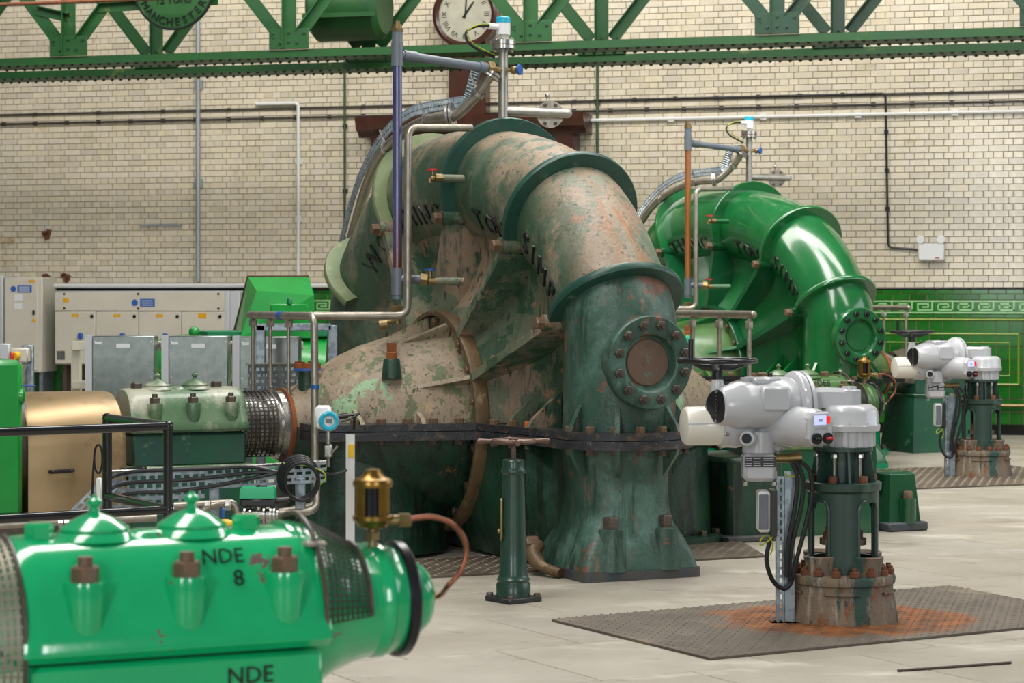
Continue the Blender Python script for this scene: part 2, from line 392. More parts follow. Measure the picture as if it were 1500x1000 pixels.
# ------------------------------------------------------------------ floor: slabs laid on the diagonal
def in_view(p, m=0.6):
    return 8.6 < p.y < 28.5 and abs(p.x) < 0.2273*p.y+m
floor = struct('floor', G().box((0, 14, -0.06), (44, 44, 0.08)), 'floor_joint', label='pale concrete floor of large worn slabs')
T = 0.9
slab_m = []
for k in range(8):
    q = 1+random.uniform(-0.08, 0.05)
    g = G(); h = T/2-0.003; c = 0.004
    g.add([(-h, -h, -0.02), (h, -h, -0.02), (h, h, -0.02), (-h, h, -0.02), (-h, -h, -c), (h, -h, -c), (h, h, -c), (-h, h, -c),
           (-h+c, -h+c, 0), (h-c, -h+c, 0), (h-c, h-c, 0), (-h+c, h-c, 0)],
          [(0, 1, 5, 4), (1, 2, 6, 5), (2, 3, 7, 6), (3, 0, 4, 7), (4, 5, 9, 8), (5, 6, 10, 9), (6, 7, 11, 10), (7, 4, 8, 11), (8, 9, 10, 11)])
    me = g.mesh('slab', tint=(q, q*random.uniform(0.985, 1.0), q*random.uniform(0.96, 1.0), 1)); me.materials.append(MATS['slab']); slab_m.append(me)
rest = G(); rot30 = Matrix.Rotation(FA, 3, 'Z')
for i in range(-30, 31):
    for j in range(-30, 31):
        p = rot30 @ V(((i+0.5*(j % 2))*T, j*T, 0))+V((0.3, 14, 0))
        if abs(p.x) > 21 or abs(p.y-14) > 21: continue
        if in_view(p):
            o = link('slab', random.choice(slab_m), None, floor, p, (0, 0, FA+random.choice((0, PI))))
        else:
            rest.box(p+V((0, 0, -0.012)), (T-0.006, T-0.006, 0.024), Matrix.Rotation(FA, 3, 'Z'))
o = link('slab_field', rest.mesh('slab_field', tint=(1, 1, 1, 1)), 'slab', floor); o['kind'] = 'stuff'

# ------------------------------------------------------------------ end wall of glazed brick over a green tiled dado
DADO = 1.685
wall = struct('wall_back', G().box((-1.0, 0.16, 3.2), (23.4, 0.3, 6.5)), 'mortar', WALL0, WA, 'glazed cream brick wall with green tiled dado')
U0, U1 = -12.3, 10.3
def brick_geo(g, u, z, w, h, d=0.007, c=0.003, j=0.0022):
    a, b, e, f = u+j, u+w-j, z+j, z+h-j
    g.add([(a, d, e), (b, d, e), (b, d, f), (a, d, f), (a+c, 0, e+c), (b-c, 0, e+c), (b-c, 0, f-c), (a+c, 0, f-c)],
          [(0, 1, 5, 4), (1, 2, 6, 5), (2, 3, 7, 6), (3, 0, 4, 7), (4, 5, 6, 7)])
def tints():
    q = random.choice((1.0, 0.97, 0.93, 1.03, 0.88, 0.98, 1.02)); w = random.uniform(-0.02, 0.03)
    return (q, q*(1-w*0.4), q*(1-w*2.2), 1)
bm_ = {}
for w in (0.225, 0.1125):
    for k in range(8):
        g = G(); brick_geo(g, 0, 0, w, 0.075); me = g.mesh('brick', tint=tints()); me.materials.append(MATS['brick_cream']); bm_[(w, k)] = me
cells = []
for r in range(int((6.3-DADO)/0.075)):
    z = DADO+r*0.075; w = 0.225 if r % 2 else 0.1125
    u = U0-(0.0 if r % 2 else 0.05625)
    while u < U1: cells.append((u, z, w)); u += w
u_edge = wall_uz(1500, 300)[0]; z_top = wall_uz(1500, 40)[1]
ranked = sorted([c for c in cells if c[0]+c[2] < u_edge+0.05 and 1.7 < c[1] < z_top], key=lambda c: -c[0])[:300]
rk = set(ranked); field = G(); tl = []
for c in cells:
    if c in rk: link('brick', bm_[(c[2], random.randrange(8))], None, wall, (c[0], 0, c[1]))
    else:
        n0 = len(field.v); brick_geo(field, c[0], c[1], c[2], 0.075); t = tints(); tl += [t]*(len(field.v)-n0)
o = link('brick_field', field.mesh('brick_field', tint=lambda i: tl[i]), 'brick_cream', wall); o['kind'] = 'stuff'
# dado
def tile_run(z0, h, w, off=0.0): 
    u = U0+off
    while u < U1-0.01: yield (u, z0, w, h); u += w
dcells = []
dcells += list(tile_run(1.62, 0.065, 0.20)); dcells += list(tile_run(1.55, 0.07, 0.20, 0.1)); dcells += list(tile_run(1.345, 0.045, 0.2))
for k in range(8): dcells += list(tile_run(0.115+k*0.15, 0.15, 0.152))
u_in = wall_uz(1275, 500)[0]; u_in2 = wall_uz(1505, 500)[0]
field = G(); tl = []; dm = {}; n_t = 0
for (u, z, w, h) in dcells:
    if u_in < u < u_in2:
        key = (w, h, random.randrange(5))
        if key not in dm:
            g = G(); brick_geo(g, 0, 0, w, h, 0.012, 0.004, 0.002); q = random.uniform(0.75, 1.2)
            me = g.mesh('tile', tint=(q, q, q, 1)); me.materials.append(MATS['tile_green']); dm[key] = me
        link('tile', dm[key], None, wall, (u, 0, z)); n_t += 1
    else:
        n0 = len(field.v); brick_geo(field, u, z, w, h, 0.012, 0.004, 0.002); q = random.uniform(0.75, 1.2); tl += [(q, q, q, 1)]*(len(field.v)-n0)
o = link('tile_field', field.mesh('tile_field', tint=lambda i: tl[i]), 'tile_green', wall); o['kind'] = 'stuff'
# key frieze
KW, KH, KZ = 0.232, 0.16, 1.39
base = G().box((KW/2, 0.006, KH/2), (KW-0.003, 0.012, KH-0.003)).mesh('frieze_tile', tint=(1.1, 1.25, 1.1, 1)); base.materials.append(MATS['tile_green'])
kg = G(); t = 0.017
def kb(x0, z0, x1, z1): kg.box(((x0+x1)/2, -0.002, (z0+z1)/2), (abs(x1-x0), 0.008, abs(z1-z0)))
kb(0, 0.004, KW, 0.004+t); kb(0, KH-0.004-t, KW, KH-0.004)
kb(0.02, 0.036, 0.02+t, KH-0.036+0.0); kb(0.02, KH-0.036-t, KW-0.075, KH-0.036); kb(KW-0.075-t, 0.07, KW-0.075, KH-0.036); kb(0.075, 0.07, KW-0.075, 0.07+t)
kb(0.02, 0.036, KW-0.03, 0.036+t); kb(KW-0.03-t, 0.036, KW-0.03, KH-0.02)
key = kg.mesh('key_pattern'); key.materials.append(MATS['tile_key'])
u = U0
while u < U1-KW:
    p = link('frieze_tile', base, None, wall, (u, 0, KZ)); link('key_pattern', key, None, p); u += KW
for z in (DADO+0.0, 1.325):
    g = G().cyl((U0, 0.0, z), (U1, 0.0, z), 0.014, n=10); part(wall, 'moulding', g, 'tile_yellow' if z < 1.5 else 'tile_green' )
bpy.data.objects  # (frieze done)
uA, uB = wall_uz(1268, 500)[0], wall_uz(1492, 500)[0]
for k, (a, b) in enumerate(((uA, uB), (uB+0.25, uB+2.0), (uA-2.4, uA-0.25))):
    for ins, r in ((0, 0.012), (0.1, 0.007)):
        g = G(); z0, z1 = 0.58+ins, 1.16-ins
        pts = [(a+ins, 0, z0), (b-ins, 0, z0), (b-ins, 0, z1), (a+ins, 0, z1)]
        for i in range(4): g.cyl(pts[i], pts[(i+1) % 4], r, n=8)
        part(wall, 'panel_moulding', g, 'tile_yellow')
g = G().box((-1.0, -0.01, 0.06), (22.6, 0.05, 0.11)); part(wall, 'plinth', g, 'tile_green')
g = G().cyl((U0, -0.05, 0.34), (U1, -0.05, 0.34), 0.018, n=8); 
solo('heating_pipe', g, 'brass_dull', 'thin brown pipe running low along the green tiled dado', 'pipe', WALL0, WA)

# ------------------------------------------------------------------ fittings on the wall
def wall_tube(name, pix, off, r, m, label, cat, clips=None, n=8, rad=0.05):
    pts = []
    for px, py in pix:
        u, z = wall_uz(px, py, off); pts.append(V((u, -off, z)))
    t = thing(name, label, cat, WALL0, WA)
    part(t, 'tube', G().tube(bend(pts, rad), r, n), m)
    if clips:
        cm = G().box((0, 0, 0), (r*3.6, off*1.1, r*3.6)).mesh('clip'); cm.materials.append(MATS[clips[1]])
        for i in range(len(pts)-1):
            d = pts[i+1]-pts[i]; k = int(d.length/clips[0])
            for j in range(1, k+1): link('clip', cm, None, t, pts[i]+d*(j/(k+1))+V((0, off*0.45, 0)))
    return t
def hz(px0, px1, z, off):       # two pixels on a level wall line at height z
    r = []
    for px in (px0, px1):
        u, _ = wall_uz(px, 433, off); Z = WALL0.y+u*math.sin(WA)-off*math.cos(WA); r.append((px, HY-(z-EYE)*FPX/Z))
    return r
zc = wall_uz(100, 166, 0.03)[1]
wall_tube('wall_conduit', hz(-560, 2000, zc, 0.03), 0.03, 0.012, 'conduit_dark', 'upper of two thin dark conduits running level across the brick wall', 'conduit', (0.9, 'conduit_dark'))
wall_tube('wall_conduit', hz(-560, 2000, zc-0.12, 0.03), 0.03, 0.014, 'conduit_dark', 'lower dark conduit with square clips running level across the brick wall', 'conduit', (0.45, 'conduit_dark'))
zw = wall_uz(1250, 168, 0.03)[1]
wall_tube('white_conduit', hz(850, 2000, zw, 0.04), 0.04, 0.02, 'conduit_white', 'white plastic conduit running level above the glossy green pump', 'conduit', (1.2, 'conduit_white'))
wall_tube('vertical_trunking', [(290, -20), (290, 412)], 0.04, 0.03, 'conduit_grey', 'pale grey vertical pipe on the brick wall beneath the crane nameplate', 'pipe', (1.3, 'conduit_grey'))
wall_tube('bent_conduit', [(375, 152), (437, 151), (437, 405)], 0.04, 0.022, 'conduit_white', 'white bent conduit dropping down the wall behind the green motor', 'conduit', (0.8, 'conduit_white'))
wall_tube('vertical_conduit', [(505, 90), (505, 470)], 0.03, 0.015, 'conduit_green', 'thin dark green conduit left of the clock case', 'conduit', (0.9, 'conduit_dark'))
wall_tube('vertical_conduit', [(875, 60), (875, 240)], 0.03, 0.018, 'conduit_green', 'thin dark green conduit right of the clock case', 'conduit', (0.9, 'conduit_dark'))
wall_tube('light_cable', hz(870, 1297, wall_uz(1290, 137, 0.03)[1], 0.035)+[(1301, 362), (1348, 366)], 0.035, 0.013, 'cable_black', 'black cable running along the wall and down to the emergency light', 'cable', (0.5, 'cable_black'))
zt = wall_uz(400, 418, 0.05)[1]
wall_tube('wall_trunking', hz(62, 482, zt, 0.05), 0.05, 0.03, 'conduit_white', 'white trunking along the top of the dado behind the beige cabinets', 'trunking')

u, z = wall_uz(1365, 369)
t = thing('emergency_light', 'white twin-lamp emergency light on the cream brick wall', 'light', WALL0, WA)
part(t, 'housing', G().cbox((u, -0.06, z), (0.30, 0.1, 0.2), 0.015), 'white_plastic')
for k in (-0.11, 0.1):
    h = part(t, 'lamp', G().lathe([(0, 0.02), (0.02, 0.045), (0.07, 0.05), (0.075, 0.0)], (u+k, -0.04, z+0.14), (0.2 if k > 0 else -0.2, -1, 0.05), 14), 'white_plastic')
    part(h, 'bracket', G().box((u+k, -0.05, z+0.11), (0.02, 0.02, 0.06)), 'conduit_grey')
part(t, 'indicator', G().box((u+0.07, -0.112, z-0.07), (0.05, 0.004, 0.012)), 'red_plastic')

for i, (px, py, w) in enumerate(((68, 344, 0.11), (68, 407, 0.1), (97, 407, 0.1))):
    u, z = wall_uz(px, py)
    g = G()
    for k in range(5): g.box((u+random.uniform(-w, w)*0.4, -0.015, z+random.uniform(-w, w)*0.4), (w*0.6, 0.04, w*0.5), Matrix.Rotation(random.uniform(0, 3), 3, 'Y'))
    solo('broken_brick', g, 'bolt_rust', ('brown broken patch in the bricks high above the left cabinet', 'brown broken stub in the wall just right of the tall cabinet', 'second brown broken stub right of the tall cabinet')[i], 'broken brick', WALL0, WA, 'broken spots in the brick wall')
u0, z0 = wall_uz(206, 330); u1, _ = wall_uz(267, 330)
solo('wall_bracket', G().box(((u0+u1)/2, -0.02, z0), (u1-u0, 0.04, 0.025)), 'conduit_grey', 'short grey bar fixed to the wall left of the vertical pipe', 'bracket', WALL0, WA)

# clock and its case
t = thing('wall_clock', 'round roman-numeral clock on a tall mahogany case behind the pump', 'clock', WALL0, WA)
cu, cz = wall_uz(684, 22, 0.25)
g = G().lathe([(0.0, 0.34), (0.0, 0.40), (-0.06, 0.41), (-0.08, 0.37), (-0.06, 0.335)], (cu, -0.28, cz), (0, 1, 0), 40, cap=False); part(t, 'rim', g, 'mahogany')
f = part(t, 'dial', G().lathe([(-0.035, 0.0), (-0.035, 0.34), (0.05, 0.34)], (cu, -0.28, cz), (0, 1, 0), 40), 'clock_face')
for k, s in enumerate(('XII', 'I', 'II', 'III', 'IIII', 'V', 'VI', 'VII', 'VIII', 'IX', 'X', 'XI')):
    a = PI/2-k*PI/6; rd = V((math.cos(a), 0, math.sin(a)))
    g = text_on(G(), s, 0.09, 0.002, V((cu, -0.318, cz))+rd*0.265, (math.sin(a), 0, -math.cos(a)), rd); part(f, 'numeral', g, 'letter_black')
for a, l, w in ((PI/2-0.07, 0.27, 0.018), (PI/2-0.62, 0.2, 0.024)):
    d = V((math.cos(a), 0, math.sin(a))); e = V((d.z, 0, -d.x))
    part(t, 'hand', G().prism([(-0.05, -w/2), (l*0.8, -w/2), (l, 0), (l*0.8, w/2), (-0.05, w/2)], (cu, -0.325, cz), d, e, -0.002, 0.002), 'letter_black')
part(t, 'drum', G().lathe([(0, 0.37), (0.27, 0.37)], (cu, -0.275, cz), (0, 1, 0), 32), 'mahogany')
ua, za = wall_uz(658, 66, 0.2); ub, zb = wall_uz(712, 175, 0.2)
part(t, 'trunk', G().cbox(((ua+ub)/2, -0.12, (zb+cz-0.3)/2), (ub-ua, 0.22, cz-0.3-zb+0.1), 0.01), 'mahogany')
ua, za = wall_uz(522, 172, 0.4); ub, _ = wall_uz(856, 172, 0.4); uc = (ua+ub)/2; hw = (ub-ua)/2
part(t, 'cornice', G().prism([(0, 0), (0.3, 0), (0.34, 0.05), (0.42, 0.09), (0.46, 0.2), (0.46, 0.24), (0, 0.24)], (uc-hw, 0.0, za-0.24), (0, -1, 0), (0, 0, 1), -2*hw, 0), 'mahogany')
part(t, 'frieze_board', G().cbox((uc, -0.15, za-0.36), (2*hw-0.3, 0.3, 0.26), 0.01), 'mahogany')
part(t, 'case', G().cbox((uc, -0.12, (za-0.45)/2), (2*hw-0.4, 0.24, za-0.45), 0.01), 'mahogany')
for sg in (-1, 1):
    part(t, 'pilaster', G().cbox((uc+sg*(hw-0.28), -0.17, (za-0.45)/2), (0.16, 0.3, za-0.45), 0.02), 'mahogany')
for k in (-0.5, 0.5):
    for zz in (0.9, 2.3): part(t, 'panel', G().cbox((uc+k*hw*0.95, -0.25, zz), (hw*0.75, 0.04, 1.0), 0.018), 'mahogany')

# electrical cabinets against the wall
def sign(parent, u, y, z, w, h, m='sign_blue'):
    s = part(parent, 'sign', G().box((u, y, z), (w, 0.004, h)), m)
    return s
t = thing('control_cabinet', 'tall beige electrical cabinet with small blue notice at far left', 'cabinet', WALL0, WA)
ua, za = wall_uz(6, 406, 0.4); ub, zb = wall_uz(62, 545, 0.4); uc = (ua+ub)/2
part(t, 'body', G().cbox((uc, -0.2, (za+zb)/2), (ub-ua, 0.4, za-zb), 0.01), 'cabinet_beige')
d = part(t, 'door', G().cbox((uc-0.02, -0.405, (za+zb)/2), (ub-ua-0.08, 0.02, za-zb-0.05), 0.006), 'cabinet_beige')
part(d, 'handle', G().cbox((ub-0.11, -0.425, za-0.45), (0.025, 0.03, 0.06), 0.005), 'black_plastic')
s = sign(t, uc+0.03, -0.418, za-0.15, 0.2, 0.09); part(t, 'round_notice', G().cyl((uc-0.13, -0.416, za-0.15), (uc-0.13, -0.42, za-0.15), 0.038, n=18), 'sign_blue')
for k in range(3): part(s, 'text_line', G().box((uc+0.03, -0.4215, za-0.125-k*0.025), (0.15, 0.003, 0.008)), 'paper')
part(t, 'warning_triangle', G().prism([(-0.035, 0), (0.035, 0), (0, 0.06)], (ub-0.11, -0.418, za-0.57), (1, 0, 0), (0, 0, 1), -0.003, 0.003), 'sign_yellow')
part(t, 'label_plate', G().box((ub-0.14, -0.418, za-0.05), (0.09, 0.004, 0.03)), 'sign_yellow')
for k in range(2): part(t, 'paper_note', G().box((uc-0.06, -0.418, za-0.26-k*0.11), (0.11, 0.004, 0.08)), 'paper')
for sg in (-1, 1): part(t, 'leg', G().box((uc+sg*(ub-ua)*0.42, -0.2, zb/2), (0.05, 0.3, zb)), 'galvanised')
ua2, za2 = wall_uz(-40, 404, 0.4); ub2, zb2 = wall_uz(4, 545, 0.4)
t = thing('control_cabinet', 'grey cabinet edge just left of the tall beige cabinet', 'cabinet', WALL0, WA)
part(t, 'body', G().cbox(((ua2+ub2)/2, -0.2, za2/2+0.15), (ub2-ua2, 0.4, za2-0.3), 0.01), 'cabinet_side')
part(t, 'plinth', G().box(((ua2+ub2)/2, -0.2, 0.15), (ub2-ua2-0.05, 0.34, 0.3)), 'galvanised')

t = thing('switchgear_cabinet', 'long beige switchgear cabinet with four doors and a blue notice', 'cabinet', WALL0, WA)
ua, za = wall_uz(79, 427, 0.5); ub, zb = wall_uz(327, 535, 0.5); uc = (ua+ub)/2; W_ = ub-ua; H_ = za-zb
part(t, 'body', G().cbox((uc+0.03, -0.24, (za+zb)/2), (W_+0.06, 0.44, H_+0.02), 0.01), 'cabinet_side')
top = part(t, 'top_panel', G().cbox((uc, -0.47, za-H_*0.135), (W_, 0.03, H_*0.27-0.008), 0.006), 'cabinet_beige')
for k in (0.06, 0.5, 0.97):
    for zz in (0.03, H_*0.23): part(top, 'screw', G().cyl((ua+k*W_, -0.482, za-zz), (ua+k*W_, -0.492, za-zz), 0.015, n=8), 'black_plastic')
edges = [0.0, 0.247, 0.5, 0.752, 1.0]
for i in range(4):
    a = ua+edges[i]*W_; b = ua+edges[i+1]*W_; zm = (za-H_*0.27+zb)/2; hh = H_*0.73-0.008
    d = part(t, 'door', G().cbox(((a+b)/2, -0.47, zm), (b-a-0.01, 0.03, hh), 0.006), 'cabinet_beige')
    part(d, 'latch', G().cyl((b-0.05, -0.482, zm+hh/2-0.06), (b-0.05, -0.495, zm+hh/2-0.06), 0.022, n=10), 'black_plastic')
    part(d, 'warning_label', G().box(((a+b)/2, -0.487, zm+hh/2-0.05), (0.1 if i < 3 else 0.11, 0.004, 0.035 if i < 3 else 0.06)), 'sign_yellow')
    part(d, 'isolator_handle', G().cbox((a+(b-a)*0.64, -0.5, zm+0.02), (0.06, 0.05, 0.08), 0.012), 'blue_plastic')
s = sign(top, ua+0.555*W_, -0.488, za-0.14, 0.2, 0.1)
part(top, 'round_notice', G().cyl((ua+0.48*W_, -0.486, za-0.14), (ua+0.48*W_, -0.49, za-0.14), 0.042, n=18), 'sign_blue')
for k in range(3): part(top, 'text_line', G().box((ua+0.555*W_, -0.4915, za-0.115-k*0.027), (0.15, 0.003, 0.008)), 'paper')
part(top, 'warning_label', G().box((ua+0.07*W_, -0.488, za-0.11), (0.08, 0.004, 0.05)), 'sign_yellow')
part(t, 'rating_plate', G().box((ua+0.09, -0.487, zb+0.11), (0.11, 0.004, 0.11)), 'galv_sheet')
part(t, 'side_unit', G().cbox((ub+0.09, -0.22, (za+zb)/2+0.01), (0.18, 0.38, H_), 0.01), 'cabinet_side')
part(t, 'stand', G().box((uc, -0.2, zb/2), (W_*0.96, 0.06, zb)).box((ua+0.1, -0.3, zb/2), (0.05, 0.2, zb)).box((ub-0.1, -0.3, zb/2), (0.05, 0.2, zb)), 'bolt_dark')

# ------------------------------------------------------------------ overhead crane bridge, parallel to the wall
t = thing('overhead_crane', 'green riveted lattice crane bridge crossing the top of the hall', 'crane', (0, 24.0, 0), WA)
CB = 4.20
def cu_(px, dep=0.0):    # along-girder coordinate for a picture column, dep behind the front girder
    c, s = math.cos(WA), math.sin(WA); k = (px-HX)/FPX
    # point = (0,24)+u*(c,s)+dep*(-s,c)
    return (k*(24+dep*c)+dep*s)/(c-k*s)
BACK = 1.36
for gi, dep in enumerate((0.0, BACK)):
    a, b = -11.5, 11.0; zb = CB
    m = 'crane_green'
    g = G().box(((a+b)/2, dep+0.14, zb+0.009), (b-a, 0.46, 0.018)).box(((a+b)/2, dep-0.06, zb+0.05), (b-a, 0.016, 0.066)).box(((a+b)/2, dep+0.3, zb+0.05), (b-a, 0.016, 0.066))
    part(t, 'bottom_chord', g, m)
    g = G(); n = int((b-a)/0.112)
    for i in range(n):
        u = a+i*0.112
        for dy in (-0.05, 0.32): g.lathe([(0, 0.022), (-0.014, 0.019), (-0.024, 0.0)], (u, dep+dy, zb), (0, 0, 1), 6)
    o = part(t, 'rivet_row', g, 'crane_shade_rivet'); o['kind'] = 'stuff'
    part(t, 'top_chord', G().box(((a+b)/2, dep, zb+1.9), (b-a, 0.2, 0.1)), m)
gx = [cu_(x) for x in (105, 427, 780, 1140)]
sp = (gx[3]-gx[0])/3; nodes = [gx[0]-sp]+gx+[gx[3]+sp]
def strut(a, b, dep, w, m, name='diagonal'):
    a = V((a[0], dep, a[1])); b = V((b[0], dep, b[1])); d = (b-a); e = V((d.z, 0, -d.x)).normalized(); dn = d.normalized()
    g = G().prism([(0, -w/2), (d.length, -w/2), (d.length, w/2), (0, w/2)], a, dn, e, -0.008, 0.008)
    g.prism([(0, -w/2), (d.length, -w/2), (d.length, -w/2+0.014), (0, -w/2+0.014)], a, dn, e, -0.05, 0.05)
    part(t, name, g, m)
for i, u in enumerate(nodes):
    m = 'crane_green' if u < 1.0 else 'crane_shade_rivet'  # left members keep the lit green, right ones carry shade in their colour
    for dep, sh in ((0.0, 0.0), (BACK, 0.45)):
        uu = u+sh
        gp = part(t, 'gusset_plate', G().cbox((uu, dep-0.08, CB+(0.2 if dep == 0 else 0.16)), (0.46 if dep == 0 else 0.55, 0.02, 0.22 if dep == 0 else 0.16), 0.004), m)
        for (x, z) in ((-0.18, 0.06), (0.0, 0.07), (0.18, 0.06), (-0.1, -0.04), (0.1, -0.04), (0.0, -0.03)):
            link('rivet', bolt_mesh(0.016, 0.014, 'crane_shade_rivet'), None, gp, (uu+x, dep-0.09, CB+0.2+z), aim((0, -1, 0)))
        strut((uu-0.12, CB+0.25), (uu-sp*0.5, CB+1.75), dep-0.05, 0.13, m)
        strut((uu+0.12, CB+0.25), (uu+sp*0.5, CB+1.75), dep-0.05, 0.13, m)
        strut((uu, CB+0.1), (uu, CB+1.85), dep-0.06, 0.15, m, 'post')
for k in range(3):
    for (px0, px1) in ((60, 0), (0, 0)): pass
strut((nodes[1]+0.35, CB+0.62), (nodes[1]+1.8, CB+0.66), -0.06, 0.11, 'crane_green', 'brace')
strut((nodes[1]-0.4, CB+0.62), (nodes[1]-0.0, CB+0.52), -0.06, 0.11, 'crane_green', 'brace')
# nameplate
pu = cu_(263); pz = EYE+(HY+17)/FPX*(24+pu*math.sin(WA))
r = 63.5/FPX*(24+pu*math.sin(WA))
pl = part(t, 'nameplate', G().lathe([(0, 0.0), (0, r), (0.03, r), (0.03, 0)], (pu, -0.16, pz), (0, 1, 0), 48), 'crane_green', 'round green cast nameplate with black lettering')
part(pl, 'border', G().lathe([(0, r*1.005), (-0.008, r), (-0.008, r*0.955), (0, r*0.95)], (pu, -0.16, pz), (0, 1, 0), 48, cap=False), 'letter_black')
g = G(); text_on(g, '12 TONS', 0.15, 0.004, (pu, -0.166, pz-0.14), (0.72, 0, 0), (0, 0, 1)); 
s = 'MANCHESTER'
for k, ch in enumerate(s):
    a = -PI/2+(k-4.5)*0.235; rd = V((math.cos(a), 0, math.sin(a)))
    text_on(g, ch, 0.12, 0.004, V((pu, -0.166, pz))+rd*r*0.82, (-math.sin(a), 0, math.cos(a)), -rd)
part(pl, 'lettering', g, 'letter_black')
# hoist drum between the girders
du = cu_(512, 0.7)
part(t, 'hoist_drum', G().lathe([(-0.42, 0.0), (-0.42, 0.3), (-0.36, 0.37), (0.36, 0.37), (0.42, 0.3), (0.42, 0)], (du, 0.7, CB+0.62), (1, 0, 0), 28), 'crane_green')
part(t, 'hoist_band', G().box((du, 0.33, CB+0.5), (0.84, 0.03, 0.05)), 'crane_green')
part(t, 'line_shaft', G().cyl((-8.5, -0.35, CB+0.66), (cu_(420), -0.35, CB+0.66), 0.022, n=10), 'bolt_rust')

# ------------------------------------------------------------------ the big pumps (local: x along the shaft, -y to the front)
def L(s, f, z): return V((s, -f, z))
SH = 0.81                                    # shaft height
PATH = [(1.56, 0.80, 0.325), (1.575, 1.2, 0.325), (1.52, 1.54, 0.33), (0.924, 2.06, 0.355), (0.0, 2.277, 0.375), (-1.08, 2.24, 0.41),
        (-1.75, 1.695, 0.48), (-1.93, 1.15, 0.5), (-1.95, 0.6, 0.5), (-1.95, 0.02, 0.5)]
NS = 8
_sp = spline([V(p) for p in PATH], NS)
def frame_at(i):
    a = _sp[max(i-1, 0)]; b = _sp[min(i+1, len(_sp)-1)]
    tf, tz = b.x-a.x, b.y-a.y; l = math.hypot(tf, tz); tf /= l; tz /= l
    p = _sp[i]
    return p.x, p.y, p.z, (tz, -tf), (tf, tz)       # centre, radius, outward, tangent
def tpt(i, r, t):                              # a point round the casing tube
    cf, cz, _, (rf, rz), _ = frame_at(i)
    return L(r*math.cos(t), cf+r*math.sin(t)*rf, cz+r*math.sin(t)*rz)
def flange_outline(e=0.0):
    pts = []
    half = [(1.47, 0.50+e), (0.52, 0.70+e), (0.50, 0.78+e), (0.42+e*0.5, 1.30)]
    for s, f in half: pts.append((s, f))
    for k in range(1, 12):
        a = PI*k/12; pts.append((0.43*math.cos(a), 1.56+0.43*math.sin(a)))
    for s, f in reversed(half): pts.append((-s, f))
    pts += [(-1.47, -0.5), (-0.55, -0.72), (-0.56, -2.3), (0.56, -2.3), (0.55, -0.72), (1.47, -0.5)]
    return pts
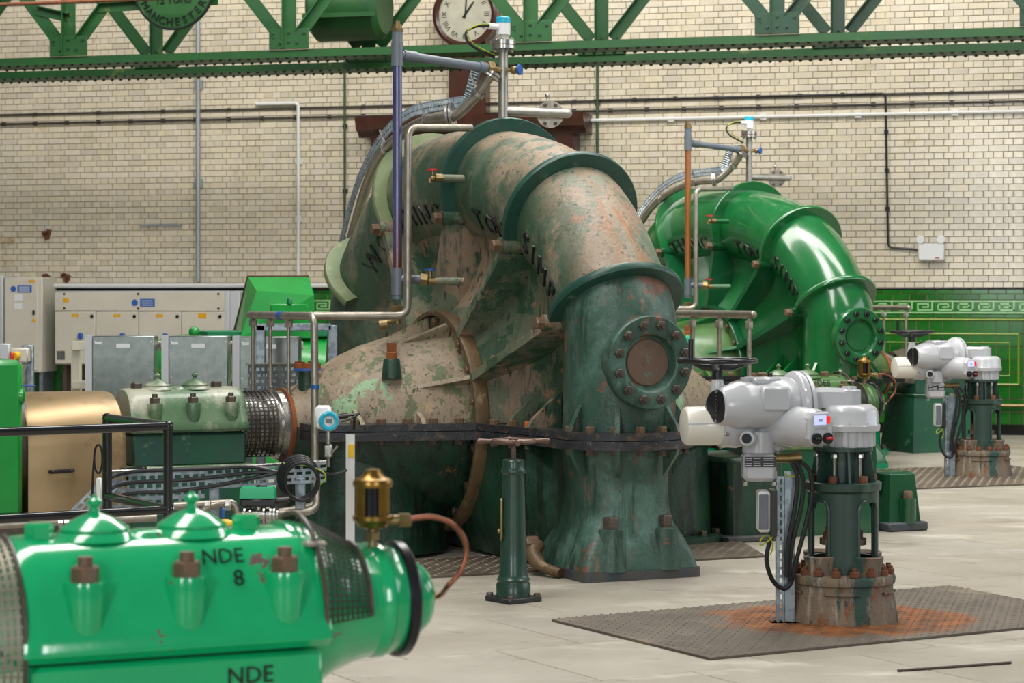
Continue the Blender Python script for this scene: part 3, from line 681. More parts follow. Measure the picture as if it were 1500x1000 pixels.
def build_pump(O, P, label, worn):
    t = thing('centrifugal_pump', label, 'pump', O, AL, 'large pumps in the hall')
    # casing tube
    g = G(); n = 36
    g.loft([[tpt(i, _sp[i].z, 2*PI*j/n) for j in range(n)] for i in range(2*NS, len(_sp))]); part(t, 'volute', g, P['shell'])
    g = G(); g.loft([[tpt(i, _sp[i].z, 2*PI*j/n) for j in range(n)] for i in range(0, 2*NS+1)]); leg = part(t, 'front_leg', g, P['leg'])
    # rings round the tube
    for k, (ni, rr, m) in enumerate(((2, 0.405, P['ring']), (3, 0.44, P['ring']), (4, 0.462, P['ring']), (5, 0.50, P['ring4']), (6, 0.585, P['ring4']))):
        i = ni*NS; cf, cz, r0, (rf, rz), (tf, tz) = frame_at(i)
        a0, a1 = math.radians(-26), math.radians(206); m_ = 30; rows = []
        for j in range(m_+1):
            a = a0+(a1-a0)*j/m_; ri = r0-0.03; w = 0.024
            pr = []
            for (q, d) in ((ri, -w), (rr-0.006, -w), (rr, -w*0.6), (rr, w*0.6), (rr-0.006, w), (ri, w)):
                p = L(q*math.cos(a), cf+q*math.sin(a)*rf+d*tf, cz+q*math.sin(a)*rz+d*tz); pr.append(p)
            rows.append(pr)
        part(t, 'casing_ring', G().loft(rows, True, True), m, ang=50)
    # side webs
    for sg in (-1, 1):
        ta = math.radians(232) if sg < 0 else math.radians(-52)
        rows = []
        i0, i1 = 1, 8*NS
        for i in range(i0, i1+1):
            p = tpt(i, _sp[i].z*0.985, ta); cf, cz = _sp[i].x, _sp[i].y
            th = math.atan2(cz-SH, cf)
            q = L(sg*0.43, 0.66*math.cos(th), SH+0.66*math.sin(th)); row = []
            for k in range(7):
                u = k/6; b = p.lerp(q, u); row.append(b+V((sg*(-0.10)*math.sin(PI*u)**0.8, 0, 0)))
            rows.append(row)
        part(t, 'side_wall', G().loft(rows, False, False), P['web'])
        rows = []; out = [(-1.7, 0.62), (-1.7, 0.02), (-1.0, 0.02), (-0.4, 0.02), (0.2, 0.02), (0.8, 0.02), (1.3, 0.02), (1.4, 0.3), (1.4, 0.76), (1.4, 0.86)]
        for (f, z) in out:
            th = math.atan2(z-SH, f); p = L(sg*(0.33 if f < 1.25 else 0.2), f, z); q = L(sg*0.455, 0.645*math.cos(th), max(0.16, SH+0.645*math.sin(th)))
            rows.append([p.lerp(q, k/4) for k in range(5)])
        part(t, 'lower_side_wall', G().loft(rows, False, False), P['lower'])
        # ribs from suction ring to each casing ring, with a lug bolt at the outer end
        for ni, rr in ((2, 0.405), (3, 0.44), (4, 0.462), (5, 0.50)):
            i = ni*NS; cf, cz = _sp[i].x, _sp[i].y; th = math.atan2(cz-SH, cf)
            te = math.radians(204) if sg < 0 else math.radians(-24)
            pe = tpt(i, rr, te); inr = L(sg*0.52, 0.68*math.cos(th), SH+0.68*math.sin(th)); inb = L(sg*0.28, 0.66*math.cos(th), SH+0.66*math.sin(th))
            tb = math.radians(240) if sg < 0 else math.radians(-60)
            pb = tpt(i, rr*0.7, tb)
            en = L(0, -math.sin(th), math.cos(th))*0.026
            g = G().loft([[pe-en, inr-en, inb-en, pb-en], [pe+en, inr+en, inb+en, pb+en]]); part(t, 'rib', g, P['ribm'], ang=30)
            if sg < 0:
                d = V((-1, 0, 0)); lug = pe+V((0.06, 0, 0))
                part(t, 'lug', G().cyl(lug+V((0.05, 0, 0)), lug+d*0.09, 0.05, n=14), P['ribm'])
                bolt(t, lug+d*0.09, d, 0.038, 0.05, P['bolt'])
        # suction covers
        ax = V((sg, 0, 0)); prof = [(0.42, 0.66), (0.478, 0.66), (0.48, 0.575), (0.55, 0.568), (0.68, 0.555), (0.82, 0.53), (0.98, 0.485), (1.14, 0.415), (1.30, 0.32), (1.42, 0.24), (1.50, 0.205), (1.52, 0.205)]
        e1 = V((0, -1, 0)); up = 1 if ax.cross(e1).z > 0 else -1
        o = V((0, 0, SH))
        part(t, 'suction_cover', G().lathe(prof, o, ax, 28, 0, up*PI, e1, False), P['dome'])
        part(t, 'lower_suction_cover', G().lathe(prof, o, ax, 28, 0, -up*PI, e1, False), P['lower'])
        part(t, 'suction_ring', G().lathe([(0.43, 0.60), (0.43, 0.695), (0.50, 0.70), (0.515, 0.695), (0.515, 0.668), (0.478, 0.665)], o, ax, 56, cap=False), P['sring'], ang=50)
        for k in range(9):
            th = math.radians(14+k*19)
            bolt(t, L(sg*0.48, 0.625*math.cos(th), SH+0.625*math.sin(th)), (sg, 0, 0), 0.027, 0.035, P['bolt2'])
        for k in range(5):
            th = math.radians(-12-k*24); bolt(t, L(sg*0.48, 0.625*math.cos(th), SH+0.625*math.sin(th)), (sg, 0, 0), 0.026, 0.03, 'bolt_dark')
        for th in (27, 70, 102, 145):
            th = math.radians(th); d = L(0, math.cos(th), math.sin(th)); c = o; en = L(0, -math.sin(th), math.cos(th))*0.014
            a = c+d*0.668+ax*0.485; b_ = c+d*0.525+ax*0.82; e_ = c+d*0.52+ax*0.5
            part(t, 'gusset', G().loft([[a-en, b_-en, e_-en], [a+en, b_+en, e_+en]]), P['dome'] if worn else P['ring'], ang=30)
        # boss with plug on the cover
        if sg < 0:
            p = L(-0.95, 0.41, 1.10)
            part(t, 'boss', G().lathe([(0, 0.062), (0.11, 0.05), (0.12, 0.045)], p, (0, 0, 1), 16), P['lower'])
            part(t, 'plug', G().hexa(p+V((0, 0, 0.12)), (0, 0, 1), 0.036, 0.04).box(p+V((0, 0, 0.185)), (0.045, 0.045, 0.06)), 'rust')
    # split flanges
    for (z0, z1, e) in ((0.79, 0.832, 0.0), (0.735, 0.786, 0.012)):
        poly = flange_outline(e); a = [L(s, f, z0) for s, f in poly]; b = [L(s, f, z1) for s, f in poly]
        part(t, 'split_flange', G().loft([a, b]), 'split_black' if worn else 'gloss_black', ang=30)
    fb = [(-1.38+0.155*k, 0.475+0.033*k) for k in range(6)]+[(-0.47, 0.86), (-0.43, 1.03), (-0.40, 1.2)]
    for k in range(1, 9): a = PI*(1.02-k*0.118); fb.append((0.385*math.cos(a), 1.56+0.385*math.sin(a)))
    fb += [(0.43, 1.03), (0.47, 0.86)]+[(1.38-0.155*k, 0.475+0.033*k) for k in range(6)]
    for j, (s, f) in enumerate(fb):
        bolt(t, L(s, f, 0.832), (0, 0, 1), 0.03, 0.034, 'bolt_orange' if (worn and j == 8) else P['bolt2'])
        bolt(t, L(s, f, 0.735), (0, 0, -1), 0.027, 0.034, 'bolt_dark')
    # little gussets standing on the flange
    def tri(p, d, h, w, m, up=1):
        d = d.normalized(); e = V((0, 0, up)); en = d.cross(e)*0.014; q = [p, p+d*w, p+d*w*0.85+e*h*0.25, p+e*h]
        part(t, 'gusset', G().loft([[x-en for x in q], [x+en for x in q]]), m, ang=30)
    for (s, f, w, h) in ((-1.18, 0.36, 0.17, 0.09), (-0.82, 0.42, 0.2, 0.12)):
        tri(L(s, f, 0.832), L(0, 1, 0), h, w, P['dome'])
    for (s, f) in ((-0.22, 0.96), (-0.2, 1.2)):
        tri(L(s, f, 0.832), L(-1, 0.15, 0), 0.21, 0.23, P['web']); tri(L(s, f, 0.735), L(-1, 0.15, 0), 0.2, 0.23, P['lower'], -1)
    for a in (-158, -118, -62, -22):
        a = math.radians(-a); d = L(math.cos(a), math.sin(a), 0); p = L(0.315*math.cos(a), 1.56+0.315*math.sin(a), 0)
        tri(p+V((0, 0, 0.832)), d, 0.17, 0.105, P['leg']); tri(p+V((0, 0, 0.735)), d, 0.16, 0.10, P['leg'], -1)
    # lower leg and foot
    def rr(hs, hf, cf, z, rad, n=6):
        pts = []
        for (sx, sf, a0) in ((1, 1, 0), (-1, 1, 90), (-1, -1, 180), (1, -1, 270)):
            for k in range(n):
                a = math.radians(a0+90*k/(n-1)); pts.append(L(sx*(hs-rad)+rad*math.cos(a), cf+sf*(hf-rad)+rad*math.sin(a), z))
        return pts
    rings = [rr(0.375, 0.36, 1.52, 0.0, 0.04), rr(0.375, 0.36, 1.52, 0.055, 0.04)]
    fz = [(0.056, 0.362, 0.345, 0.045), (0.14, 0.345, 0.33, 0.06), (0.22, 0.315, 0.31, 0.10), (0.30, 0.285, 0.29, 0.16), (0.40, 0.275, 0.285, 0.2), (0.52, 0.285, 0.295, 0.26), (0.64, 0.305, 0.31, 0.295), (0.735, 0.325, 0.325, 0.32)]
    part(t, 'foot_plate', G().loft(rings), 'foot_dark' if worn else P['lower'])
    part(t, 'lower_leg', G().loft([rr(a, b, 1.53, z, r) for z, a, b, r in fz]), P['leg'])
    for s in (-0.17, 0.17):
        part(t, 'foot_boss', G().lathe([(0, 0.10), (0.10, 0.088), (0.20, 0.078), (0.23, 0.078), (0.236, 0.07)], L(s, 1.80, 0.05), (0, 0, 1), 20), P['leg'])
        bolt(t, L(s, 1.80, 0.285), (0, 0, 1), 0.052, 0.07, 'bolt_dark')
    # drain spout at the foot
    part(t, 'drain_spout', G().tube(spline([L(-0.42, 1.36, 0.17), L(-0.47, 1.40, 0.12), L(-0.46, 1.5, 0.06), L(-0.40, 1.62, 0.028)], 4), [0.05]*4+[0.045]*4+[0.03]*5, 10), 'ring_brown' if worn else P['lower'])
    bolt(t, L(-0.43, 1.37, 0.18), (-1, 0.1, 0), 0.042, 0.07, P['bolt'])
    # inspection cover on the leg
    zc_ = 1.225; ax = L(0, 1, 0)
    part(t, 'cover_neck', G().lathe([(1.62, 0.225), (1.89, 0.235)], V((0, 0, zc_)), ax, 40), P['leg'])
    cv = part(t, 'inspection_cover', G().lathe([(1.885, 0.0), (1.885, 0.262), (1.95, 0.266), (1.965, 0.258), (1.965, 0.172), (1.955, 0.16), (1.915, 0.148), (1.912, 0.0)], V((0, 0, zc_)), ax, 56), P['leg'], 'round flanged cover with a recessed centre and a ring of bolts', ang=30)
    part(cv, 'cover_disc', G().lathe([(1.923, 0.0), (1.923, 0.128), (1.908, 0.142)], V((0, 0, zc_)), ax, 40), P['cover'])
    for k in range(12):
        a = math.radians(15+k*30); bolt(cv, L(0.214*math.cos(a), 1.964, zc_+0.214*math.sin(a)), ax, 0.028, 0.026, P['cbolt'], 0.018)
    # raised maker's letters round the tube
    arc = [0.0]
    for i in range(1, len(_sp)): arc.append(arc[-1]+math.hypot(_sp[i].x-_sp[i-1].x, _sp[i].y-_sp[i-1].y))
    ref = arc[4*NS]
    place = [('W', 1.56), ('O', 1.33), ('R', 1.15), ('T', 0.97), ('H', 0.80), ('I', 0.66), ('N', 0.52), ('G', 0.33), ('T', -0.34), ('O', -0.52), ('N', -0.69),
             ('S', -1.13), ('I', -1.25), ('M', -1.40), ('P', -1.57), ('S', -1.73)]
    for ch, d in place:
        a = ref+d; i = min(range(len(arc)), key=lambda k: abs(arc[k]-a)); cf, cz, r0, (rf, rz), (tf, tz) = frame_at(i)
        dd = a-arc[i]; tt = math.radians(208 if d > -0.8 else 194); nrm = L(math.cos(tt), math.sin(tt)*rf, math.sin(tt)*rz)
        ex = L(0, -tf, -tz); ey = nrm.cross(ex)
        o = tpt(i, r0*1.004, tt)-ex*dd
        part(t, 'raised_letter', text_on(G(), ch, 0.20, 0.006, o, ex, ey), 'letter_black')
    # sampling cock with red wheel
    p = PL(648, 261, 13.95)
    part(t, 'sample_pipe', G().cyl(p+V((0.14, 0, 0)), p, 0.024, n=12), P['web'])
    vb = part(t, 'sample_valve', G().cyl(p, p-V((0.05, 0, 0)), 0.026, n=8).ball(p-V((0.065, 0, 0)), 0.022).cyl(p-V((0.065, 0, 0)), p+V((-0.065, 0, 0.045)), 0.009, n=8).cyl(p-V((0.085, 0, 0)), p-V((0.085, 0, 0.03)), 0.012, n=8), 'brass_dull')
    part(vb, 'handwheel', G().lathe([(0, 0.005), (0, 0.034), (0.012, 0.034), (0.012, 0.005)], p+V((-0.065, 0, 0.045)), (0, 0, 1), 14), 'red_plastic')
    # ring of floor plate under the far cover
    part(t, 'base_ring', G().lathe([(0, 0.02), (0, 0.62), (0.05, 0.62), (0.06, 0.58)], L(0.95, -0.1, 0), (0, 0, 1), 32, cap=False), P['lower'])
    for k in range(7):
        a = math.radians(20+k*22); bolt(t, L(0.95+0.57*math.cos(a), -0.1+0.57*math.sin(a), 0.055), (0, 0, 1), 0.03, 0.03, 'bolt_dark')
    part(t, 'suction_elbow', G().lathe([(0.02, 0.55), (0.2, 0.54), (0.5, 0.52), (0.75, 0.5)], L(0.95, -0.12, 0), (0, 0, 1), 32, cap=False), P['lower'])
    part(t, 'suction_elbow', G().lathe([(0.02, 0.55), (0.2, 0.54), (0.5, 0.52), (0.75, 0.5)], L(-0.95, -0.12, 0), (0, 0, 1), 32, cap=False), P['lower'])
    # shaft sleeves
    for sg in (-1, 1):
        ax = V((sg, 0, 0)); o = V((0, 0, SH))
        part(t, 'gland_ring', G().lathe([(1.49, 0.1), (1.49, 0.225), (1.515, 0.228), (1.515, 0.1)], o, ax, 36, cap=False), 'rust')
        part(t, 'shaft_sleeve', G().lathe([(1.515, 0.1), (1.515, 0.21), (1.56, 0.21), (1.562, 0.185), (1.64, 0.185), (1.642, 0.165), (1.80, 0.165), (1.80, 0.1)], o, ax, 36), 'steel')
    return t

worn = dict(shell='worn_shell', leg='worn_leg', ring='worn_ring', ring4='worn_ring_lit', web='worn_web', lower='worn_lower', ribm='worn_web', dome='worn_dome',
            sring='ring_brown', bolt='bolt_brown', bolt2='bolt_brown', cover='worn_cover', cbolt='bolt_dark')
mat('worn_cover', '#6b5444', '#5c4a3e', 0.5, scale=5, bump=0.2, patches=[('#4f7566', 11, 0.60, 0.62), ('#4a3a30', 20, 0.6, 0.68)])
gloss = dict(shell='gloss_green', leg='gloss_green', ring='gloss_green', ring4='gloss_green', web='gloss_green', lower='gloss_teal', ribm='gloss_dark', dome='olive_green',
             sring='gloss_dark', bolt='bolt_brown', bolt2='bolt_brown', cover='gloss_green', cbolt='gloss_black')
pump1 = build_pump(O1, worn, 'huge worn grey-green pump with rust streaks in the middle of the hall', True)
pump2 = build_pump(O2, gloss, 'glossy bright green pump standing behind the worn one', False)

# ------------------------------------------------------------------ pipework carried on each pump
def flange_pair(g, p, ax, r, th=0.016, gap=0.006):
    A = V(ax).normalized(); p = V(p)
    g.cyl(p-A*(th+gap/2), p-A*gap/2, r, n=24); g.cyl(p+A*gap/2, p+A*(th+gap/2), r, n=24)
def pump_pipes(O, who, tubem, far):
    grp = None
    # sight tube with its grey fittings
    t = thing('sight_tube', f'tall {"blue and rust-stained" if not far else "amber"} sight tube standing beside the {who} pump', 'tube', O, AL)
    zx = 13.87; a = PL(582, 470, zx); xy = V((a.x, a.y, 0))
    def z_(py): return PL(582, py, zx).z
    up = V((0, 0, 1))
    part(t, 'tube', G().cyl(xy+up*z_(400), xy+up*z_(92), 0.029, n=20), tubem)
    part(t, 'lower_tee', G().cyl(xy+up*z_(432), xy+up*z_(392), 0.037, n=20).cyl(xy+up*z_(438), xy+up*z_(428), 0.033, n=16).cyl(xy+up*z_(409), PL(616, 409, zx), 0.03, n=14), 'pvc_grey')
    part(t, 'union_nut', G().hexa(xy+up*z_(456), up, 0.045, 0.035).hexa(xy+up*z_(464), up, 0.03, 0.04), 'brass_dull')
    b = PL(616, 409, zx); c = PL(640, 412, zx)
    v = part(t, 'side_valve', G().hexa(b, c-b, 0.042, 0.05).cyl(b, c, 0.022, n=12).cyl(b.lerp(c, .6), b.lerp(c, .6)+up*0.06, 0.012, n=8), 'brass_dull')
    part(v, 'handwheel', G().lathe([(0, 0.004), (0, 0.035), (0.012, 0.035), (0.012, 0.004)], b.lerp(c, .6)+up*0.06, up, 14), 'blue_plastic' if not far else 'red_plastic')
    part(t, 'casing_stub', G().cyl(c, PL(680, 412, zx), 0.026, n=12), 'worn_web' if not far else 'gloss_green')
    part(t, 'drain_cock', G().cyl(xy+up*z_(466), xy+up*z_(474), 0.02, n=10).cyl(PL(582, 468, zx), PL(556, 474, zx), 0.02, n=10).cyl(PL(568, 474, zx), PL(556, 476, zx), 0.034, n=12), 'brass_dull')
    part(t, 'upper_tee', G().cyl(xy+up*z_(97), xy+up*z_(62), 0.037, n=20).cyl(xy+up*z_(62), xy+up*z_(45), 0.033, n=16), 'pvc_grey')
    part(t, 'top_cap', G().hexa(xy+up*z_(46), up, 0.042, 0.02).cyl(xy+up*z_(42), xy+up*z_(36), 0.03, n=12).cyl(xy+up*z_(36), xy+up*z_(31), 0.018, n=10), 'brass_dull')
    d = V((PL(737, 90, 14.4).x, PL(737, 90, 14.4).y, z_(80)-0.045)); s0 = xy+up*z_(80)
    e = s0.lerp(d, 0.83)
    part(t, 'cross_pipe', G().cyl(s0, e, 0.029, n=16).cyl(s0.lerp(d, .05), s0.lerp(d, .17), 0.036, n=16).cyl(s0.lerp(d, .76), s0.lerp(d, .83), 0.036, n=16), 'pvc_grey')
    part(t, 'cross_union', G().hexa(e, d-e, 0.05, 0.06).cyl(e, d, 0.022, n=10), 'brass_dull')
    k = part(t, 'cross_valve', G().ball(d+V((0.05, -0.06, 0)), 0.028).cyl(d, d+V((0.05, -0.06, 0)), 0.014, n=8), 'brass_dull')
    part(k, 'handwheel', G().lathe([(0, 0.006), (0, 0.034), (0.014, 0.034), (0.014, 0.006)], d+V((0.07, -0.085, 0)), V((0.6, -0.8, 0)), 14), 'blue_plastic')
    # vent pipe on the crown
    t = thing('vent_pipe', f'marked stainless vent pipe with flanges on top of the {who} pump', 'pipe', O, AL)
    q = PL(737, 165, 14.4); zt_ = lambda py: PL(737, py, 14.4).z; q0 = V((q.x, q.y, 0)); S_ = V((1, 0, 0))
    part(t, 'riser', G().cyl(q0+up*2.64, q0+up*zt_(70), 0.031, n=18), 'steel_marked')
    g = G(); g.cyl(q0+up*zt_(72), q0+up*zt_(67), 0.078, n=26); part(t, 'flange', g, 'steel')
    part(t, 'gasket', G().cyl(q0+up*zt_(67), q0+up*zt_(65.5), 0.074, n=26), 'bolt_orange')
    fl = part(t, 'flange', G().cyl(q0+up*zt_(65.5), q0+up*zt_(59), 0.078, n=26), 'steel')
    for i in range(6): 
        a = i*PI/3; bolt(fl, q0+V((0.062*math.cos(a), 0.062*math.sin(a), zt_(59))), up, 0.012, 0.012, 'steel')
        bolt(fl, q0+V((0.062*math.cos(a), 0.062*math.sin(a), zt_(72))), -up, 0.012, 0.02, 'steel')
    zb_ = zt_(163); e_ = q0+S_*0.46+up*zb_
    part(t, 'branch', G().cyl(q0+up*zb_, e_, 0.029, n=16).ball(e_, 0.029), 'steel_marked')
    g = G(); flange_pair(g, q0+S_*0.38+V((0, 0.1, zb_)), V((-0.35, -0.9, 0)), 0.088); f2 = part(t, 'branch_flange', g, 'steel_dull')
    for i in range(6):
        a = i*PI/3; ax = V((-0.35, -0.9, 0)).normalized(); _, e1, e2 = perp(ax); bolt(f2, q0+S_*0.38+V((0, 0.1, zb_))+ax*0.02+(e1*math.cos(a)+e2*math.sin(a))*0.068, ax, 0.012, 0.014, 'bolt_dark')
    part(t, 'eye_bolt', G().lathe([(0, 0.006), (0.03, 0.006)], q0+S_*0.36+V((0, 0.1, zb_+0.085)), up, 8).ball(q0+S_*0.36+V((0, 0.1, zb_+0.12)), 0.016), 'steel')
    # transmitter on the vent
    t = thing('level_transmitter', f'white level transmitter with cyan cap above the {who} pump', 'transmitter', O, AL)
    part(t, 'neck', G().cyl(q0+up*zt_(59), q0+up*zt_(50), 0.018, n=12), 'white_plastic')
    part(t, 'housing', G().cyl(q0+up*zt_(51), q0+up*zt_(34), 0.046, n=18).cyl(q0+up*zt_(40), q0+V((-0.11, -0.02, zt_(40))), 0.02, n=12), 'white_plastic')
    part(t, 'cap', G().lathe([(0, 0.047), (zt_(25)-zt_(34)-0.006, 0.047), (zt_(25)-zt_(34), 0.04)], q0+up*zt_(34), up, 20), 'cyan_plastic')
    cb = [q0+V((-0.11, -0.02, zt_(40))), q0+V((-0.2, -0.02, zt_(42))), q0+V((-0.27, -0.02, zt_(52))), q0+V((-0.24, -0.02, zt_(68))), q0+V((-0.12, 0, zt_(80))), q0+V((-0.05, 0.03, zt_(84)))]
    part(t, 'cable', G().tube(spline(cb, 5), 0.008, 6), 'cable_black')
    part(t, 'earth_wire', G().tube(spline([p+V((0.012, -0.01, 0.012)) for p in cb], 5), 0.004, 5), 'cable_yellow')
    # bypass pipe going over the back with a slotted tray beside it
    t = thing('bypass_pipe', f'bent stainless pipe curving down behind the {who} pump', 'pipe', O, AL)
    main = [PL(721, 104, 14.35), PL(700, 137, 14.4), PL(672, 166, 14.45), PL(655, 172, 14.5), PL(625, 176, 14.7), PL(596, 190, 15.0), PL(566, 216, 15.4), PL(545, 250, 15.8), PL(528, 300, 16.2), PL(512, 360, 16.5), PL(500, 420, 16.7), PL(494, 480, 16.8), PL(492, 560, 16.8)]
    part(t, 'pipe', G().tube(spline(main, 4), 0.034, 14), 'steel_dull')
    g = G(); flange_pair(g, PL(660, 170, 14.48), V((0.8, -0.6, 0.1)), 0.085); part(t, 'flange', g, 'steel')
    g = G(); flange_pair(g, PL(718, 108, 14.36), V((0.45, -0.2, 0.8)), 0.075); part(t, 'flange', g, 'steel')
    for k in (1, 4, 6, 9):
        p = main[k]; ax = (main[k+1]-main[k-1]).normalized()
        part(t, 'pipe_clip', G().lathe([(-0.012, 0.036), (-0.012, 0.046), (0.012, 0.046), (0.012, 0.036)], p, ax, 14, cap=False).cyl(p, p+V((-0.05, 0, 0.12)), 0.008, n=6), 'steel')
    tr = [PL(698, 100, 14.55), PL(684, 148, 14.6), PL(676, 150, 14.65), PL(630, 157, 14.85), PL(596, 168, 15.1), PL(560, 200, 15.5), PL(530, 254, 15.95), PL(511, 310, 16.3), PL(497, 370, 16.6), PL(489, 430, 16.8), PL(486, 500, 16.85)]
    tp = spline(tr, 4); g = G()
    for i in range(len(tp)-1):
        a, b_ = tp[i], tp[i+1]; dn = (b_-a).normalized(); side = V((0, 0, 1)).cross(dn).cross(dn).normalized(); w = 0.034
        for o_ in (-w, w): g.tube([a+side*o_, b_+side*o_], 0.007, 4)
        for q_ in (0.0, 0.33, 0.66): m_ = a.lerp(b_, q_); g.tube([m_-side*w, m_+side*w], 0.010, 4)
        g.tube([a, b_], 0.009, 4)
    part(t, 'slotted_tray', g, 'galvanised')
    # seal-water pipe: down from the crown, along, to the gland manifold
    t = thing('seal_water_pipe', f'slim stainless pipe running from the crown of the {who} pump to its near gland', 'pipe', O, AL)
    zm = 1.478
    pts = [PL(690, 187, 14.1), PL(598, 187, 13.8), PL(597, 445, 13.75)]; x_, y_ = pts[2].x, pts[2].y
    pts[2] = V((x_, y_, zm)); g1 = L(-1.46, 0.2, zm)
    pts += [L(-0.98, 0.3, zm), L(-1.5, 0.12, zm), L(-1.5, -0.66, zm)]
    part(t, 'pipe', G().tube(bend(pts, 0.07), 0.024, 12), 'steel_dull')
    for f, zb in ((0.1, 0.85), (-0.25, 1.0), (-0.6, 0.95)):
        dr = part(t, 'drop', G().cyl(L(-1.5, f, zm), L(-1.5, f, zb), 0.012, n=10).hexa(L(-1.5, f, zm-0.07), (0, 0, 1), 0.026, 0.045), 'steel_dull')
        part(dr, 'fitting', G().hexa(L(-1.5, f, zb), (0, 0, 1), 0.022, 0.04).ball(L(-1.5, f, zb-0.015), 0.024), 'steel')
    part(t, 'blue_tag', G().cyl(L(-1.5, -0.08, zm), L(-1.5, -0.0, zm), 0.026, n=12), 'blue_plastic')
    pts = [L(-1.5, 0.12, zm), L(-1.47, 0.48, zm), L(-1.47, 0.5, 0.45), L(-1.47, 0.5, 0.36), L(-1.72, 0.56, 0.33), L(-1.9, 0.56, 0.33)]
    part(t, 'down_pipe', G().tube(bend(pts, 0.07), 0.023, 12), 'steel_dull')
    part(t, 'blue_band', G().cyl(L(-1.47, 0.5, 1.05), L(-1.47, 0.5, 1.072), 0.0245, n=12), 'blue_plastic')
    t = thing('gland_manifold', f'short stainless manifold with three drops at the far gland of the {who} pump', 'pipe', O, AL)
    part(t, 'pipe', G().tube(bend([L(1.5, 0.54, zm), L(1.5, -0.5, zm), L(0.7, -0.75, zm), L(0.55, -0.9, 1.9)], 0.07), 0.025, 12).ball(L(1.5, 0.54, zm), 0.026), 'steel_dull')
    for f in (0.49, 0.1, -0.26):
        dr = part(t, 'drop', G().cyl(L(1.5, f, zm), L(1.5, f, 0.95 if f > 0.3 else 1.0), 0.015, n=10).hexa(L(1.5, f, zm-0.09), (0, 0, 1), 0.028, 0.05), 'steel_dull')
pump_pipes(O1, 'worn', 'blue_tube', False)
pump_pipes(O2, 'glossy green', 'orange_tube', True)

# ------------------------------------------------------------------ bearings
def wire_guard(parent, s0, s1, r0, r1, m, n=40, a0=-0.3, a1=PI+0.3, zc=SH, cell=0.014):
    g = G(); w = 0.0016*cell/0.014; ns = max(3, int(abs(s1-s0)/cell))
    def pt(u, a, e=0): r = r0+(r1-r0)*u+e; return L(s0+(s1-s0)*u, r*math.cos(a), zc+r*math.sin(a))
    for i in range(ns+1):
        u = i/ns
        rows = [[pt(u, a0+(a1-a0)*j/24, -w), pt(u+w*2/abs(s1-s0), a0+(a1-a0)*j/24, w), pt(u-w*2/abs(s1-s0), a0+(a1-a0)*j/24, w)] for j in range(25)]
        g.loft(rows, True, False)
    for j in range(n+1):
        a = a0+(a1-a0)*j/n; da = w/r0*1.2
        g.loft([[pt(u, a, -w), pt(u, a+da, w), pt(u, a-da, w)] for u in (0, 1)], True, False)
    o = part(parent, 'wire_guard', g, m, 'fine wire mesh guard'); o['kind'] = 'stuff'
    part(parent, 'guard_edge', G().tube([pt(0, a0+(a1-a0)*j/20) for j in range(21)], 0.006, 6), 'bolt_dark')
    part(parent, 'guard_edge', G().tube([pt(1, a0+(a1-a0)*j/20) for j in range(21)], 0.006, 6), 'bolt_dark')
